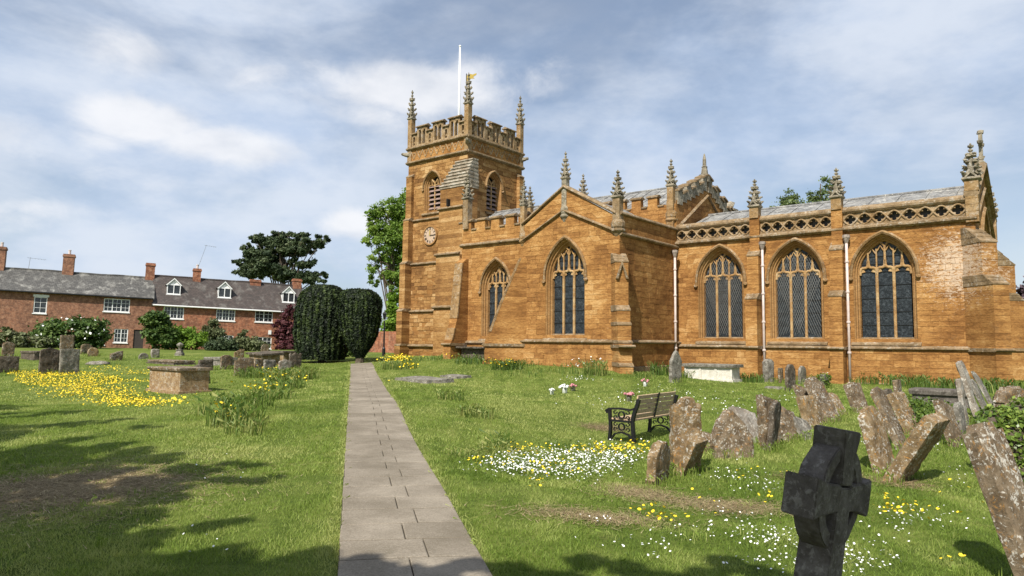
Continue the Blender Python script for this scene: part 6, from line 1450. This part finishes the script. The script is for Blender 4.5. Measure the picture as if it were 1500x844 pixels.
for nm,lb,D,ft,L_,n,sz,mt,ct_ in (
 ('shrub','large rose bush with pale flowers before the brown cottage',58,110,[(95,488,38,22),(128,482,28,20),(70,492,26,18),(145,495,16,14),(110,500,40,12)],9000,.26,'shrub','shrub'),
 ('shrub','dark low shrub by the left edge in front of the brown cottage',56,22,[(12,495,18,14),(38,500,22,12),(60,505,16,10),(-20,498,20,16)],5000,.24,'olive','shrub'),
 ('small_tree','rounded dull green small tree at the joint of the two cottages',60,229,[(229,480,20,22),(222,470,14,14),(236,495,20,16)],6500,.24,'shrub','tree'),
 ('shrub','bright green rounded shrub right of the small round tree',62,268,[(262,492,24,16),(285,490,16,13),(250,500,14,12),(276,502,26,12)],7000,.22,'bright','shrub'),
 ('shrub','olive twiggy shrub before the red cottage, between green bushes',64,312,[(312,482,11,16),(305,494,14,14),(320,494,12,12)],4200,.2,'olive','shrub'),
 ('shrub','very dark low domed shrub before the red cottage',60,325,[(325,507,20,13),(338,508,12,10),(312,510,12,9)],5500,.18,'pine','shrub'),
 ('shrub','grey green loose conifer shrub before the red cottage window',61,362,[(358,493,9,12),(352,505,14,12),(372,505,16,12),(385,510,12,8)],4500,.2,'olive','shrub'),
 ('copper_shrub','deep purple leaved shrub climbing the end of the red cottage',74,420,[(425,470,14,18),(415,485,15,16),(432,490,14,22),(418,502,16,12),(428,455,9,9)],8000,.24,'copper','shrub'),
 ('shrub','green shrub glimpsed under and between the two yews',46,508,[(508,512,12,10),(498,516,10,8)],2500,.16,'shrub','shrub')):
    X,Y,B=pxblobs(D,(ft,0),L_); tree(nm,lb,X,Y,B,n,sz,mt,int(ft)+50,.08,90,.18,.45,8,cat=ct_,trunk_top=1.2)
# rose flowers on the bush
X,Y,B=pxblobs(57,(110,0),[(95,486,38,20),(128,480,26,17)]); A_,B_,C_=shell(B,60,77,.95,.1); z0=g1(X,Y); v,t_=leafcloud(A_+np.array([X,Y,z0]),B_,.22,3); link('white_flowers',quads_mesh('white_flowers',v,t_,M['petal_w'],4),None,label='pale blooms on the rose bush before the brown cottage',cat='flowers',kind='stuff')
for ft,L_,lb in ((1157,[(1157,292,14,13),(1150,302,18,14),(1165,305,16,14),(1158,325,24,20)],'green tree top showing above the chancel roof, left one'),(1205,[(1213,270,10,18),(1196,288,13,12),(1216,290,16,16),(1205,310,24,22),(1228,292,9,10)],'green tree top showing above the chancel roof behind the right pinnacle')):
    X,Y,B=pxblobs(62,(ft,0),L_); tree('tree',lb,X,Y,B+[(0,0,b_,2.2,2.0,2.2) for b_ in (5.,8.)],14000,.17,'haze_leaf',ft,.22,170,.22,.4,16)
X,Y,B=pxblobs(44,(1514,0),[(1503,440,15,24),(1520,420,18,16),(1515,455,22,22)]); tree('copper_tree','purple brown flowering tree rising at the right edge beyond the chancel',X,Y,B,7000,.2,'lilac',61,.12,110,.2,.4,10)
X,Y,B=pxblobs(40,(1516,0),[(1508,500,14,26),(1525,520,24,34),(1540,480,30,40)]); tree('hedge_shrub','green shrub at the right edge beyond the chancel corner',X,Y,B,8000,.2,'shrub',62,.1,110,.2,.4,8,cat='shrub')
# trees outside the frame whose shade falls across the lawn
def shade_tree(label,X,Y,blobs,n,seed): tree('shade_tree',label,X,Y,blobs,n,.20,'lime',seed,.32,260,.085,.35,26)
SH=[]
kd=1/math.tan(SUN_EL)
def over(px,py,h):     # the point at height h whose shadow falls at this pixel of the lawn
    p=gp(px,py); return p[0]-sh[0]*kd*h,p[1]-sh[1]*kd*h,p[2]+h
def shader(label,foot,specs,n,seed,size=.2,clump=240,spread=.10):
    X,Y=foot; z0=g1(X,Y); B=[]
    for px,py,h,r,rz in specs:
        x,y,z=over(px,py,h); B.append((x-X,y-Y,z-z0,r,r,rz))
    tree('shade_tree',label,X,Y,B,n,size,'lime',seed,.3,clump,spread,.3,22,trunk_top=5.5)
shader('leafy tree just left of the photo that throws shade over the lawn',(-9.5,3.2),[(-40,600,9,1.1,.5),(60,606,9,.9,.4),(150,618,8.5,.7,.3),(20,630,8.5,1.,.5),(200,628,8.5,.35,.2),(20,665,8.5,1.2,.6),(-90,640,8,1.5,.8),(120,672,8,1.0,.5),(230,682,8,.8,.4),(330,692,8,.55,.3),(400,700,8,.35,.2),(200,705,8,.8,.4),(300,712,8,.45,.3),(50,715,7,.8,.5),(160,735,7,.7,.4),(-60,710,7,1.2,.7),(60,760,6.5,.7,.5),(-30,790,6.5,.9,.5),(90,780,6.2,.6,.35),(170,772,6.2,.45,.3),(20,745,6.5,.8,.4),(240,722,6.5,.45,.25),(100,700,7,.8,.4)],42000,71)
shader('leafy tree behind the camera that throws shade along the photo bottom',(-2.2,-6.0),[(150,765,6.5,.5,.3),(300,775,6.2,.25,.2),(120,820,6,.6,.4),(250,835,6,.55,.35),(370,838,6,.5,.3),(450,850,6,.45,.3),(560,868,6,.5,.35),(690,860,6,.45,.3),(820,850,6,.5,.35),(950,862,6,.5,.3),(1080,850,6,.5,.35),(0,850,6.5,1.,.6),(300,930,6.5,1.1,.6),(700,950,6.5,1.1,.6),(1000,930,6.5,.8,.5)],30000,72)
# branch that shades the dark stone cross
_c=bpy.data.objects['stone_cross'].location
_x,_y,_z=_c.x+.05-sh[0]*kd*3.6,_c.y+.05-sh[1]*kd*3.6,_c.z+1.15+3.6
z0=g1(2.9,-3.6)
tree('shade_tree','low leafy tree behind the camera shading the dark stone cross',2.9,-3.6,[(_x-2.9,_y+3.6,_z-z0,.62,.62,.7),(_x-2.9-.1,_y+3.6-.3,_z-z0-.75,.6,.55,.6)],9000,.13,'lime',73,.2,200,.12,.2,10,trunk_top=4.2)
def check():
    pass
